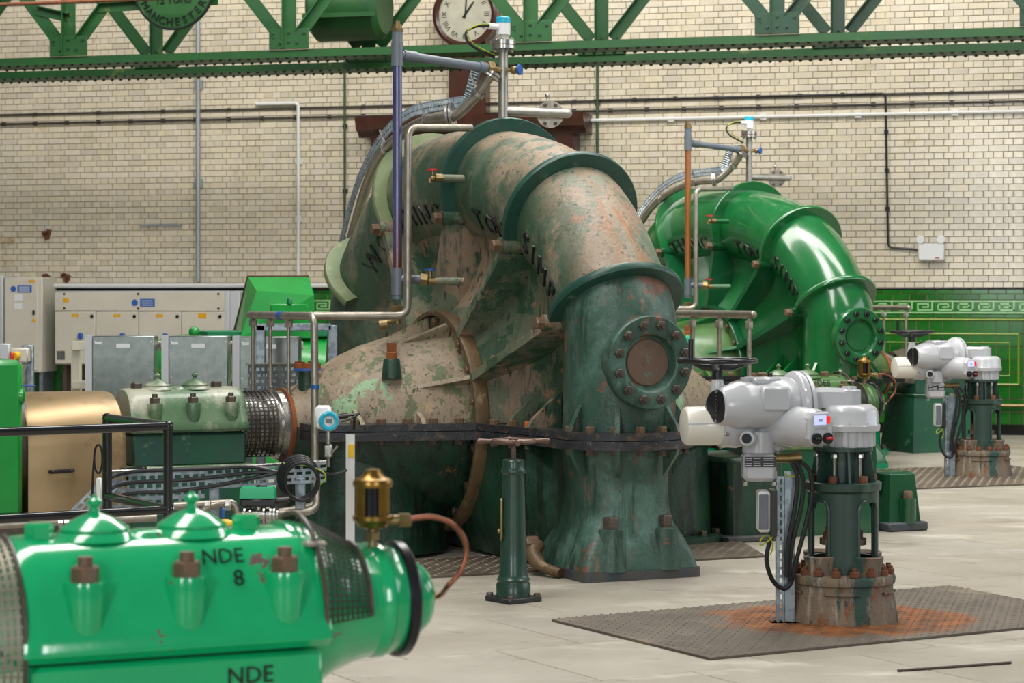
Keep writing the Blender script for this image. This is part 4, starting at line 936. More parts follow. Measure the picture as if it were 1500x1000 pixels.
def build_bearing(O, sc, label, capm, bodym, nutm, nde, worn_b, writing=None, group='bearing housings on the pump shafts'):
    """sc: middle of the housing along the shaft; nde: +1 when the closed end is to the right, -1 to the left, 0 none"""
    t = thing('bearing_housing', label, 'bearing', O, AL, group)
    h = 0.355
    sec = [(0.235, 0.795), (0.252, 0.812), (0.252, 0.838), (0.235, 0.862), (0.205, 0.93), (0.172, 0.99), (0.125, 1.03), (0.06, 1.05), (0.0, 1.054)]
    full = sec+[(-f, z) for f, z in reversed(sec[:-1])]
    rings = []
    for d, sh in ((-h, 0.04), (-h+0.015, 0.012), (-h+0.05, 0), (h-0.05, 0), (h-0.015, 0.012), (h, 0.04)):
        rings.append([L(sc+d, f*(1-sh*1.2), 0.795+(z-0.795)*(1-sh)) for f, z in full])
    part(t, 'cap', G().loft(rings), capm)
    part(t, 'body', G().cbox(L(sc, 0, 0.69), (2*h-0.02, 0.43, 0.19), 0.012), bodym)
    part(t, 'body_flange', G().cbox(L(sc, 0, 0.585), (2*h+0.06, 0.52, 0.03), 0.008), capm)
    part(t, 'pedestal', G().loft([[L(sc+a*(h+0.02+e), b*(0.24+e), z) for a, b in ((-1, -1), (1, -1), (1, 1), (-1, 1))] for z, e in ((0.57, 0), (0.10, 0.05), (0.0, 0.05))]), bodym)
    for k in (-1, 0, 1):
        p = L(sc+k*0.232+0.02, 0.205, 0.84)
        b = part(t, 'stud_boss', G().lathe([(0, 0.034), (0.03, 0.042), (0.12, 0.047), (0.128, 0.045)], p, (0, 0, 1), 18), capm)
        bolt(b, p+V((0, 0, 0.128)), (0, 0, 1), 0.032, 0.035, nutm, 0.02, 'nut')
        p = L(sc+k*0.232+0.02, -0.205, 0.84)
        b = part(t, 'stud_boss', G().lathe([(0, 0.034), (0.03, 0.042), (0.12, 0.047), (0.128, 0.045)], p, (0, 0, 1), 14), capm)
        bolt(b, p+V((0, 0, 0.128)), (0, 0, 1), 0.032, 0.035, nutm, 0.02, 'nut')
    for k in (-0.145, 0.085):
        p = L(sc+k, 0.02, 1.04)
        part(t, 'oil_lid_seat', G().lathe([(0, 0.10), (0.018, 0.085), (0.02, 0.078)], p, (0, 0, 1), 28), capm)
        lid = part(t, 'oil_lid', G().lathe([(0.02, 0.0), (0.02, 0.08), (0.027, 0.081), (0.031, 0.075), (0.05, 0.045), (0.062, 0.014), (0.075, 0.010), (0.08, 0.018), (0.09, 0.018), (0.096, 0.008), (0.102, 0.006)], p, (0, 0, 1), 28), capm)
    for k in (-0.275, 0.215): bolt(t, L(sc+k, 0.03, 1.04), (0, 0, 1), 0.034, 0.045, nutm if not capm.startswith('bearing_em') else 'bearing_emerald')
    part(t, 'filler_boss', G().lathe([(0, 0.06), (0.016, 0.045), (0.02, 0.03)], L(sc-0.028, 0.03, 1.04), (0, 0, 1), 20), capm)
    if writing:
        for (txt, ds, f, z, sz) in writing:
            # on the sloping front of the cap or the upright body
            if z > 0.8: ey = L(0, -0.42, 0.9).normalized(); o = L(sc+ds, f, z)
            else: ey = V((0, 0, 1)); o = L(sc+ds, f, z)
            g = text_on(G(), txt, sz, 0.0015, o, (1, 0, 0), ey); part(t, 'painted_letters', g, 'letter_black', 'hand-painted black letters')
    if nde:
        s1 = sc+nde*h; ax = V((nde, 0, 0)); o = L(sc, 0, 0.86)
        part(t, 'end_housing', G().lathe([(h-0.05, 0.205), (h+0.02, 0.195), (h+0.07, 0.168), (h+0.12, 0.148), (h+0.17, 0.137), (h+0.175, 0.14), (h+0.20, 0.14), (h+0.205, 0.135), (h+0.24, 0.13), (h+0.24, 0.0)], o, ax, 36), capm)
        part(t, 'rubber_ring', G().lathe([(h+0.238, 0.1), (h+0.238, 0.136), (h+0.243, 0.141), (h+0.262, 0.141), (h+0.268, 0.136), (h+0.268, 0.1)], o, ax, 36, cap=False), 'black_plastic')
        part(t, 'end_cap', G().lathe([(h+0.24, 0.0), (h+0.24, 0.10), (h+0.30, 0.09), (h+0.325, 0.072), (h+0.335, 0.05), (h+0.336, 0)], o, ax, 30), capm)
        for i in range(6):
            a = i*PI/3+0.4; bolt(t, L(sc+nde*(h+0.28), 0.085*math.cos(a), 0.86+0.085*math.sin(a)), ax, 0.012, 0.014, capm)
        wire_guard(t, sc+nde*(h-0.01), sc+nde*(h+0.13), 0.235, 0.158, 'mesh_black', 44, 0.0, PI, 0.845)
        wire_guard(t, sc-nde*(h+0.14), sc-nde*(h-0.005), 0.2, 0.235, 'mesh_wire', 44, -0.5, PI+0.5, 0.82)
        part(t, 'guard_clip', G().cbox(L(sc+nde*(h-0.01), 0.14, 1.02), (0.05, 0.05, 0.012), 0.003), 'steel_dull')
        if O is not O0: part(t, 'support_base', G().loft([[L(sc+nde*(h+0.12)+a*(0.10+e), b*(0.13+e), z) for a, b in ((-1, -1), (1, -1), (1, 1), (-1, 1))] for z, e in ((0.74, -0.02), (0.3, 0.0), (0.06, 0.05), (0.0, 0.05))]), bodym)
    return t
build_bearing(O0, 2.15, 'bright emerald bearing housing in the near left foreground, marked NDE 8', 'bearing_emerald', 'bearing_emerald', 'bolt_brown', 1, False,
              [('NDE', 0.115, 0.168, 1.003, 0.05), ('8', 0.145, 0.196, 0.955, 0.055), ('NDE', 0.165, 0.219, 0.735, 0.055)])
build_bearing(O1, -2.15, 'worn pale-green bearing housing at the left of the big worn pump', 'bearing_worn', 'bearing_body_worn', 'bolt_dark', 0, True)
b1 = build_bearing(O1, 2.15, 'bright green bearing housing half hidden behind the near grey actuator', 'olive_green', 'gloss_dark', 'bolt_brown', 1, False, [('NDE8', 0.1, 0.165, 1.01, 0.06)])
build_bearing(O2, 2.15, 'small dark bearing housing behind the far grey actuator', 'gloss_dark', 'bearing_body_worn', 'bolt_brown', 1, False)
# coupling guard of the worn pump
t = thing('coupling_mesh', 'wire mesh coupling guard between the pale bearing and the worn dome', 'guard', O1, AL)
wire_guard(t, -1.80, -1.60, 0.21, 0.21, 'mesh_black', 42, -1.0, PI+1.0, SH, 0.025)
part(t, 'inner_sleeve', G().lathe([(-0.08, 0.16), (-0.08, 0.19), (0.03, 0.19), (0.03, 0.16)], L(-1.74, 0, SH), (1, 0, 0), 32, cap=False), 'steel')
# outboard foot of the worn pump, right
t = thing('anchor_block', 'green cast anchor block with bolts behind the near actuator pedestal', 'block', O1, AL)
part(t, 'block', G().loft([[L(2.86+a*(0.1+e), 0.12+b*(0.11+e), z) for a, b in ((-1, -1), (1, -1), (1, 1), (-1, 1))] for z, e in ((0.40, -0.03), (0.38, 0.0), (0.05, 0.03))]), 'gloss_dark')
part(t, 'foot_plate', G().cbox(L(2.86, 0.14, 0.03), (0.32, 0.34, 0.06), 0.01), 'foot_dark')
part(t, 'boss', G().cyl(L(2.88, 0.27, 0.05), L(2.88, 0.27, 0.22), 0.055, n=14), 'gloss_dark'); bolt(t, L(2.88, 0.27, 0.22), (0, 0, 1), 0.035, 0.05, 'bolt_brown')

# oil cups with copper feed
def oil_cup(O, label, glab):
    t = thing('oil_cup', label, 'oil cup', O, AL, glab)
    p = L(2.685, 0.03, 0.99); up = V((0, 0, 1))
    part(t, 'stem', G().cyl(p-up*0.02, p+up*0.05, 0.011, n=10).hexa(p+up*0.02, up, 0.018, 0.02), 'brass_dull')
    part(t, 'base', G().lathe([(0.045, 0.015), (0.05, 0.034), (0.062, 0.042), (0.068, 0.049), (0.078, 0.049), (0.08, 0.044)], p, up, 28), 'brass')
    part(t, 'glass', G().cyl(p+up*0.08, p+up*0.148, 0.036, n=24), 'glass_dark')
    for a in (0.9, 2.2, 3.5, 5.1):
        part(t, 'side_strip', G().lathe([(0.078, 0.038), (0.078, 0.044), (0.15, 0.044), (0.15, 0.038)], p, up, 8, a-0.42, a+0.42, (1, 0, 0), False), 'brass')
    part(t, 'lid', G().lathe([(0.148, 0.0), (0.148, 0.047), (0.158, 0.049), (0.166, 0.045), (0.172, 0.03), (0.178, 0.024), (0.19, 0.018), (0.192, 0)], p, up, 28), 'brass')
    part(t, 'elbow', G().cyl(p+up*0.062, p+L(0.065, 0.02, 0.066), 0.014, n=10).hexa(p+L(0.06, 0.02, 0.066), L(1, 0.2, 0), 0.018, 0.03), 'brass_dull')
    a = p+L(0.085, 0.02, 0.067)
    e = L(2.85, 0.01, 0.86)
    pts = [a, a+L(0.07, 0.02, 0.006), a+L(0.125, 0.04, -0.025), a+L(0.14, 0.05, -0.075), a+L(0.115, 0.045, -0.135), a+L(0.075, 0.03, -0.17), e]
    pts[-1] = L(2.845, 0.01, 0.86)
    pts = [a, a+L(0.06, 0.01, 0.004), a+L(0.115, 0.02, -0.02), a+L(0.142, 0.025, -0.07), a+L(0.13, 0.025, -0.125), a+L(0.095, 0.02, -0.165), L(2.87, 0.01, 0.862), L(2.835, 0.0, 0.86)]
    part(t, 'feed_tube', G().tube(spline(pts, 6), 0.0065, 10), 'copper')
    part(t, 'end_fitting', G().hexa(L(2.83, 0.0, 0.86), (1, 0, 0), 0.014, 0.03), 'brass_dull')
oil_cup(O0, 'brass oil cup with copper tube on the near emerald bearing', 'brass oil cups')
oil_cup(O1, 'small brass oil cup with copper tube behind the near actuator', 'brass oil cups')

for O_, who, m_ in ((O1, 'worn', 'worn_lower'),):
    t = thing('bearing_bed', f'dark green cast bed beneath the far gland of the {who} pump', 'bed', O_, AL)
    part(t, 'block', G().cbox(L(1.62, 0.0, 0.27), (0.42, 0.78, 0.54), 0.03), m_); part(t, 'sole_plate', G().cbox(L(1.62, 0.0, 0.02), (0.5, 0.9, 0.04), 0.008), 'foot_dark')

# ------------------------------------------------------------------ pedestal valves with electric actuators
VO1 = V((1.628, 11.08, 0)); VO2 = V((4.155, 19.95, 0))
def VL(px, py, dy=0.0):
    p = at(px, py, VO1.y+dy); return V((p.x-VO1.x, dy, p.z))
def build_pedestal(O, label, far):
    t = thing('valve_pedestal', label, 'valve pedestal', O, 0, 'valve pedestals')
    up = V((0, 0, 1)); n = 40
    prof = [(0, 0.268), (0.03, 0.266), (0.10, 0.255), (0.17, 0.243), (0.19, 0.243), (0.198, 0.253), (0.225, 0.256), (0.24, 0.25), (0.245, 0.17)]
    base = part(t, 'base', G().lathe(prof, (0, 0, 0), up, n), 'valve_rusty')
    for a0, w in ((-100, 40), (-170, 40), (-30, 35)):
        a0 = math.radians(a0); w = math.radians(w)
        part(base, 'cast_panel', G().loft([[V((r*math.cos(a0+w*(j/8-0.5)), r*math.sin(a0+w*(j/8-0.5)), z)) for j in range(9)] for z, r in ((0.165, 0.24), (0.165, 0.256), (0.155, 0.256), (0.15, 0.25))], False, False), 'valve_rusty')
    for k in range(16):
        a = 2*PI*k/16+0.1; bolt(base, (0.228*math.cos(a), 0.228*math.sin(a), 0.243), up, 0.023, 0.028, 'bolt_rust', 0.014)
    # lantern: a tube with four arched openings
    R = 0.172; RI = 0.15; g = G(); zs = [0.24, 0.32, 0.36, 0.40, 0.50, 0.56, 0.585, 0.60, 0.665]; na = 48
    opens = [math.radians(a) for a in (-52, 38, 128, 218)]
    def is_open(a, z):
        for o in opens:
            d = abs((a-o+PI) % (2*PI)-PI)
            hw = 0.36 if z < 0.56 else (0.33 if z < 0.585 else 0.2)
            if d < hw and 0.325 < z < 0.60: return True
        return False
    def pp(r, a, z): return V((r*math.cos(a), r*math.sin(a), z))
    cell = [[is_open(2*PI*(j+0.5)/na, (zs[i]+zs[i+1])/2) for j in range(na)] for i in range(len(zs)-1)]
    for i in range(len(zs)-1):
        for j in range(na):
            if cell[i][j]: continue
            a, b = 2*PI*j/na, 2*PI*(j+1)/na; z0, z1 = zs[i], zs[i+1]
            g.add([pp(R, a, z0), pp(R, b, z0), pp(R, b, z1), pp(R, a, z1), pp(RI, a, z0), pp(RI, b, z0), pp(RI, b, z1), pp(RI, a, z1)],
                  [(0, 1, 2, 3), (4, 7, 6, 5)]+([(0, 3, 7, 4)] if cell[i][j-1] else [])+([(1, 5, 6, 2)] if cell[i][(j+1) % na] else [])
                  +([(3, 2, 6, 7)] if i+1 < len(cell) and cell[i+1][j] else [])+([(0, 4, 5, 1)] if i > 0 and cell[i-1][j] else []))
    # weld so shading is smooth
    me = g.mesh('lantern'); bm = bmesh.new(); bm.from_mesh(me); bmesh.ops.remove_doubles(bm, verts=bm.verts, dist=1e-5); bmesh.ops.recalc_face_normals(bm, faces=bm.faces); bm.to_mesh(me); bm.free(); me.set_sharp_from_angle(angle=0.6)
    lan = link('lantern', me, 'valve_green', t)
    for o in opens:
        pts = []
        for (da, z) in ((-0.36, 0.33), (-0.36, 0.56), (-0.3, 0.588), (-0.2, 0.60), (0.2, 0.60), (0.3, 0.588), (0.36, 0.56), (0.36, 0.33)): pts.append(pp(R, o+da, z))
        part(lan, 'opening_rim', G().tube(pts, 0.009, 6), 'valve_green')
        part(lan, 'sill_cup', G().lathe([(0.24, 0.075), (0.30, 0.078), (0.33, 0.085), (0.335, 0.075), (0.32, 0.06)], (0.155*math.cos(o), 0.155*math.sin(o), 0), up, 16, o-1.6, o+1.6, (1, 0, 0), False), 'valve_rusty')
    part(t, 'stem', G().cyl((0, 0, 0.24), (0, 0, 0.86), 0.035, n=14), 'steel_dull')
    gl = part(t, 'gland', G().lathe([(0.30, 0.05), (0.30, 0.06), (0.38, 0.06), (0.38, 0.115), (0.41, 0.115), (0.41, 0.04)], (0, 0, 0), up, 20), 'valve_rusty')
    for k in range(4):
        a = k*PI/2+0.5; part(gl, 'gland_stud', G().cyl((0.09*math.cos(a), 0.09*math.sin(a), 0.25), (0.09*math.cos(a), 0.09*math.sin(a), 0.47), 0.013, n=8).hexa((0.09*math.cos(a), 0.09*math.sin(a), 0.41), up, 0.026, 0.035), 'bolt_rust')
    part(t, 'top_flange', G().lathe([(0.63, 0.168), (0.645, 0.178), (0.65, 0.186), (0.685, 0.188), (0.69, 0.18), (0.69, 0.0)], (0, 0, 0), up, n), 'valve_green')
    yk = part(t, 'yoke', G().lathe([(0.69, 0.10), (0.84, 0.10)], (0, 0, 0), up, 24), 'valve_green')
    for k in range(6):
        a = k*PI/3+PI/6+0.05; d = V((math.cos(a), math.sin(a), 0)); e = V((-d.y, d.x, 0))*0.006
        g = G().loft([[d*0.09-e+up*0.69, d*0.168-e+up*0.69, d*0.14-e+up*0.84, d*0.09-e+up*0.84], [d*0.09+e+up*0.69, d*0.168+e+up*0.69, d*0.14+e+up*0.84, d*0.09+e+up*0.84]])
        part(yk, 'web', g, 'valve_green', ang=30)
        a += PI/6; d = V((math.cos(a), math.sin(a), 0))
        part(yk, 'stud', G().cyl(d*0.125+up*0.69, d*0.125+up*0.83, 0.009, n=8).hexa(d*0.125+up*0.81, up, 0.016, 0.022), 'steel')
        bolt(t, d*0.148+up*0.69, up, 0.022, 0.032, 'bolt_rust')
    part(t, 'mounting_plate', G().lathe([(0.84, 0.0), (0.84, 0.146), (0.86, 0.146), (0.86, 0)], (0, 0, 0), up, n), 'valve_green')
    return t
def build_actuator(O, label, far):
    t = thing('valve_actuator', label, 'actuator', O, 0, 'electric valve actuators'); up = V((0, 0, 1)); M_ = 'actuator_grey'
    # gearbox on the pedestal
    gb = G().lathe([(0.86, 0.0), (0.86, 0.118), (0.935, 0.118), (0.938, 0.148), (0.965, 0.152), (0.975, 0.145), (1.03, 0.142), (1.05, 0.132), (1.065, 0.11), (1.068, 0.0)], (0.03, 0, 0), up, 40)
    gx_ = part(t, 'gearbox', gb, M_)
    for k in range(10):
        a = 2*PI*k/10; part(gx_, 'rib', G().cyl((0.03+0.112*math.cos(a), 0.112*math.sin(a), 0.862), (0.03+0.112*math.cos(a), 0.112*math.sin(a), 0.938), 0.018, n=10), M_)
        bolt(gx_, (0.03+0.138*math.cos(a+.2), 0.138*math.sin(a+.2), 0.966), up, 0.010, 0.012, 'steel')
    part(t, 'gearbox_cap', G().lathe([(1.06, 0.058), (1.135, 0.058), (1.14, 0.052), (1.14, 0.038), (1.155, 0.036), (1.155, 0.0)], (0.03, 0, 0), up, 28), M_)
    part(t, 'input_arm', G().loft([[V((x, dy, z)) for dy, z in ((-h, 1.10-h2), (-h, 1.10+h2*.6), (-h*.6, 1.10+h2), (h*.6, 1.10+h2), (h, 1.10+h2*.6), (h, 1.10-h2))] for x, h, h2 in ((-0.20, 0.05, 0.04), (-0.1, 0.055, 0.05), (0.03, 0.055, 0.045))]), M_)
    # big joint flange
    ax = V((0.93, 0.37, 0)); o = VL(1168, 590, -0.03)
    fl = part(t, 'joint_flange', G().lathe([(-0.06, 0.10), (-0.035, 0.15), (-0.02, 0.158), (-0.004, 0.158), (-0.004, 0.145), (0.004, 0.145), (0.004, 0.158), (0.022, 0.158), (0.03, 0.15), (0.045, 0.09), (0.06, 0.06)], o, ax, 44), M_)
    for k in range(8):
        a = k*PI/4+.3; _, e1, e2 = perp(ax); bolt(fl, o-ax*0.02+(e1*math.cos(a)+e2*math.sin(a))*0.145, -ax, 0.011, 0.014, 'steel')
    # main housing running left-forward to the black oval cover
    u = V((-0.80, -0.60, 0)); c0 = VL(1052, 595, -0.22); axm = (o-c0).normalized()
    ln = (o-c0).length
    part(t, 'main_housing', G().lathe([(0.0, 0.0), (0.0, 0.082), (0.012, 0.09), (0.05, 0.098), (0.09, 0.115), (0.13, 0.118), (ln*0.55, 0.118), (ln*0.62, 0.128), (ln*0.85, 0.132), (ln, 0.11)], c0, axm, 36), M_)
    part(t, 'side_block', G().cbox(c0.lerp(o, 0.62)+V((0.02, -0.10, 0.03)), (0.15, 0.07, 0.12), 0.012, Matrix.Rotation(0.25, 3, 'Z')), M_)
    part(t, 'top_block', G().cbox(c0.lerp(o, 0.55)+V((0, 0, 0.115)), (0.16, 0.12, 0.04), 0.012, Matrix.Rotation(0.5, 3, 'Z')), M_)
    bc = part(t, 'end_cover', G().lathe([(0.0, 0.0), (-0.008, 0.0), (-0.014, 0.06), (-0.01, 0.078), (0.002, 0.082)], c0, u*-1, 36), 'black_plastic', 'black oval end cover')
    _, e1, e2 = perp(u)
    for a in (PI/2, -PI/2, 0.1): bolt(bc, c0+u*0.008+(e1*math.cos(a)+e2*math.sin(a))*0.07, u, 0.008, 0.01, 'steel')
    g = G()
    text_on(g, 'rotork', 0.04, 0.002, c0+u*0.014, (0, 0, -1), V((0, 0, -1)).cross(u*-1)*-1)
    part(bc, 'lettering', g, 'bolt_dark')
    # motor, to the left
    mo = VL(1090, 622, -0.08); me_ = VL(1001, 624, -0.14); mx = (me_-mo).normalized(); ml = (me_-mo).length
    part(t, 'motor', G().lathe([(0, 0.09), (ml*0.35, 0.097), (ml*0.95, 0.094), (ml*0.99, 0.085), (ml, 0.07), (ml, 0)], mo, mx, 36), 'actuator_pale')
    part(t, 'motor_flange', G().lathe([(ml*0.3, 0.06), (ml*0.3, 0.108), (ml*0.38, 0.11), (ml*0.42, 0.104), (ml*0.42, 0.06)], mo, mx, 36, cap=False), M_)
    part(t, 'motor_bell', G().lathe([(-0.05, 0.06), (0.0, 0.10), (ml*0.15, 0.112), (ml*0.3, 0.108)], mo, mx, 32), M_)
    # control end, to the right, with display and knobs
    k0 = VL(1132, 622, -0.03); k1 = VL(1199, 627, -0.31); kx = (k1-k0).normalized(); kl = (k1-k0).length
    part(t, 'control_housing', G().lathe([(-0.06, 0.06), (0.0, 0.095), (0.02, 0.106), (0.045, 0.106), (0.055, 0.100), (kl*0.6, 0.098), (kl*0.92, 0.092), (kl, 0.082), (kl+0.004, 0.0)], k0, kx, 36), M_)
    ex = V((0, 0, 1)).cross(kx).normalized()*1.0; ez = kx.cross(ex)
    if ez.z < 0: ez = -ez; ex = -ex
    fc = k1+kx*0.006
    R3 = Matrix((ex, ez, kx)).transposed()
    fp = part(t, 'control_face', G().loft([[fc+(ex*a+ez*b)*s+kx*d for a, b in ((-0.075, -0.05), (-0.05, -0.078), (0.05, -0.078), (0.075, -0.05), (0.075, 0.05), (0.05, 0.078), (-0.05, 0.078), (-0.075, 0.05))] for s, d in ((1.0, -0.03), (1.0, 0.004), (0.9, 0.014))]), M_, ang=30)
    fd = fc+kx*0.016
    part(fp, 'display', G().box(fd+ez*0.04-ex*0.008, (0.072, 0.045, 0.004), R3), 'display')
    part(fp, 'display_text', text_on(G(), '0.0', 0.018, 0.0006, fd+ez*0.038-ex*0.008+kx*0.003, ex, ez), 'letter_black')
    part(fp, 'indicator', G().box(fd+ez*0.04+ex*0.043, (0.02, 0.035, 0.004), R3).box(fd+ez*0.045+ex*0.043+kx*0.001, (0.01, 0.012, 0.004), R3), 'red_led')
    part(fp, 'maker_letters', text_on(G(), 'ROTORK', 0.022, 0.0015, fd, ex, ez), M_)
    for sgn, m2 in ((-1, 'black_plastic'), (1, 'red_plastic')):
        kn = part(fp, 'selector', G().cyl(fd-ez*0.048+ex*0.035*sgn-kx*0.004, fd-ez*0.048+ex*0.035*sgn+kx*0.014, 0.027, n=18), 'black_plastic')
        part(kn, 'selector_grip', G().cbox(fd-ez*0.048+ex*0.035*sgn+kx*0.02, (0.042, 0.012, 0.016), 0.004, R3), m2)
    cr = part(t, 'clamp_ring', G().lathe([(0.012, 0.10), (0.012, 0.124), (0.03, 0.126), (0.034, 0.122), (0.038, 0.126), (0.056, 0.124), (0.056, 0.10)], k0, kx, 40, cap=False), M_)
    for a in (0.5, 1.6, 2.7, 3.8, 4.9, 6.0):
        _, e1, e2 = perp(kx); q = k0+kx*0.034+(e1*math.cos(a)+e2*math.sin(a))*0.125
        part(cr, 'lug', G().cbox(q, (0.03, 0.03, 0.03), 0.008, R3), M_); bolt(cr, q+kx*0.015, kx, 0.009, 0.012, 'steel')
    for a in (0.2, 1.5, 2.8, 4.1, 5.4):
        _, e1, e2 = perp(mx); q = mo+mx*(ml*0.36)+(e1*math.cos(a)+e2*math.sin(a))*0.108; bolt(t, q, mx, 0.011, 0.016, 'steel')
    part(t, 'motor_seam', G().lathe([(ml*0.42, 0.0985), (ml*0.94, 0.0965)], mo, mx, 6, -0.03, 0.03, (0, -1, 0.15), False), M_)
    part(t, 'lift_pad', G().cyl(c0.lerp(o, 0.35)+up*0.10, c0.lerp(o, 0.35)+up*0.135, 0.028, n=16), M_)
    # handwheel
    hw = VL(1051, 528, -0.05); 
    part(t, 'wheel_neck', G().lathe([(VL(1051, 585, -0.05).z-hw.z, 0.045), (VL(1051, 572, -0.05).z-hw.z, 0.036), (VL(1051, 556, -0.05).z-hw.z, 0.028)], hw, up, 20), M_)
    wh = part(t, 'handwheel', G().tube([hw+V((0.185*math.cos(a), 0.185*math.sin(a), 0)) for a in [2*PI*i/48 for i in range(49)]], 0.014, 10), 'black_plastic', 'glossy black handwheel')
    part(wh, 'hub', G().lathe([(-0.09, 0.026), (-0.05, 0.026), (-0.045, 0.035), (-0.02, 0.036), (-0.015, 0.02)], hw, up, 20), 'black_plastic')
    for k in range(3):
        a = k*2*PI/3+0.3; d = V((math.cos(a), math.sin(a), 0)); part(wh, 'spoke', G().tube(spline([hw+d*0.02-up*0.035, hw+d*0.10-up*0.03, hw+d*0.18], 4), [0.018]*4+[0.014]*5, 8), 'black_plastic')
    part(wh, 'lever', G().cyl(VL(1012, 530, -0.1), VL(1012, 497, -0.1), 0.012, n=10), 'black_plastic')
    # terminal box underneath with rating plate
    tb = VL(1111, 662, -0.10)
    part(t, 'terminal_neck', G().cyl(tb+up*0.10, tb-up*0.0, 0.075, 0.08, n=24), M_)
    bx = part(t, 'terminal_box', G().cbox(tb-up*0.07, (0.16, 0.15, 0.14), 0.02), M_)
    part(bx, 'rating_plate', G().box(tb+V((0, -0.078, -0.042)), (0.15, 0.004, 0.05)), 'black_plastic')
    g = G()
    for k in range(5):
        for x, w in ((-0.055, 0.03), (-0.015, 0.035), (0.04, 0.05)):
            if (k*7+int(w*1000)) % 4: g.box(tb+V((x, -0.081, -0.060+0.009*k)), (w, 0.002, 0.003))
    part(bx, 'plate_print', g, 'paper')
    for x in (-0.07, 0.07): bolt(bx, tb+V((x, -0.06, -0.14)), (0, 0, -1), 0.012, 0.02, 'steel')
    part(t, 'conduit_gland', G().cyl(tb+V((0.08, 0, -0.03)), tb+V((0.15, 0, -0.03)), 0.022, n=12).cyl(tb+V((0.15, 0, -0.03)), tb+V((0.21, 0, -0.025)), 0.026, n=12), 'brass_dull')
    part(t, 'side_port', G().cyl(VL(1098, 642, -0.2), VL(1094, 642, -0.26), 0.035, n=18), M_)
    part(t, 'port_plug', G().cyl(VL(1094, 642, -0.262), VL(1093.5, 642, -0.268), 0.024, n=18), 'black_plastic')
    part(t, 'small_plug', G().cyl(VL(1128, 562, -0.12), VL(1128, 546, -0.12), 0.012, n=10), 'black_plastic')
    return t
def build_strut(O, label, far):
    t = thing('strut_post', label, 'post', O, 0, 'slotted posts beside the valves')
    b = VL(1150, 893, -0.1); x0 = b.x; y0 = -0.1; w = 0.082; zt = VL(1150, 690, -0.1).z
    g = G(); 
    for zc in [0.02+0.04*i for i in range(int(zt/0.04))]:
        g.box((x0-w/2+0.008, y0, zc), (0.016, 0.003, 0.04)); g.box((x0-w/2+0.033, y0, zc), (0.014, 0.003, 0.04)); g.box((x0-w/2+0.021, y0, zc+0.013), (0.012, 0.003, 0.014))
    g.box((x0+0.022, y0, zt/2), (0.05, 0.003, zt)); g.box((x0-w/2, y0+0.02, zt/2), (0.003, 0.04, zt)); g.box((x0+w/2, y0+0.02, zt/2), (0.003, 0.04, zt))
    part(t, 'channel', g, 'galvanised'); part(t, 'foot', G().box((x0, y0, 0.006), (0.15, 0.1, 0.012)), 'galvanised')
    bx = part(t, 'junction_box', G().cbox((x0-w/2-0.065, y0, VL(1126, 748, -0.1).z), (0.06, 0.12, 0.20), 0.01), 'white_plastic')
    part(bx, 'box_front', G().cbox((x0-w/2-0.07, y0-0.063, VL(1126, 748, -0.1).z), (0.045, 0.008, 0.17), 0.003), 'pvc_grey')
    part(t, 'back_plate', G().box((x0-w/2-0.02, y0, VL(1140, 750, -0.1).z), (0.03, 0.14, 0.22)), 'black_plastic')
    t2 = thing('cable_bundle', ('near' if not far else 'far')+' bundle of black cables looping beside the '+('near' if not far else 'far')+' slotted post', 'cable', O, 0, 'cables at the valves')
    P_ = lambda a, d=-0.14: VL(a[0], a[1], d)
    loops = [[(1172, 676), (1186, 690), (1190, 720), (1180, 770), (1168, 815), (1160, 850), (1148, 862), (1132, 850), (1123, 822), (1127, 795), (1134, 782)],
             [(1166, 676), (1176, 700), (1174, 740), (1162, 790), (1156, 830), (1158, 850)],
             [(1160, 678), (1168, 700), (1164, 745), (1155, 795), (1152, 845)]]
    for k, lp in enumerate(loops):
        part(t2, 'cable', G().tube(spline([P_(p, -0.13-0.012*k) for p in lp], 5), 0.011, 8), 'cable_black')
    part(t2, 'earth_wire', G().tube(spline([P_(p) for p in ((1140, 775), (1128, 790), (1114, 798), (1116, 788), (1126, 784), (1132, 800), (1128, 812))], 5), 0.004, 6), 'cable_yellow')
    part(t2, 'earth_wire', G().tube(spline([P_(p) for p in ((1150, 694), (1160, 698), (1172, 696))], 5), 0.004, 6), 'cable_yellow')
build_pedestal(VO1, 'near dark green valve pedestal with rusty base on the chequer plate', False)
build_actuator(VO1, 'near light grey electric actuator with black handwheel', False)
build_strut(VO1, 'near galvanised slotted post left of the rusty pedestal', False)
build_pedestal(VO2, 'far dark green valve pedestal at the right edge', True)
build_actuator(VO2, 'far light grey electric actuator at the right edge', True)
build_strut(VO2, 'far galvanised slotted post left of the right-edge pedestal', True)

# ------------------------------------------------------------------ key-operated floor pillar
p = on_floor(752, 880); up = V((0, 0, 1))
t = thing('valve_pillar', 'slim green floor pillar topped by a spoked brown handwheel', 'pillar', p, 0)
bp = part(t, 'base_plate', G().cbox((0, 0, 0.013), (0.215, 0.215, 0.026), 0.004, Matrix.Rotation(math.radians(38), 3, 'Z')), 'split_black')
for k in range(4):
    a = math.radians(38+45+90*k); bolt(bp, (0.125*math.cos(a), 0.125*math.sin(a), 0.026), up, 0.018, 0.018, 'bolt_dark')
part(t, 'shaft', G().lathe([(0.026, 0.09), (0.09, 0.09), (0.10, 0.083), (0.105, 0.083), (0.115, 0.088), (0.125, 0.08), (0.14, 0.074), (0.3, 0.067), (0.66, 0.058), (0.665, 0.058), (0.672, 0.066), (0.682, 0.068), (0.69, 0.064), (0.70, 0.060), (0.735, 0.059), (0.742, 0.053), (0.745, 0)], (0, 0, 0), up, 36), 'pillar_green')
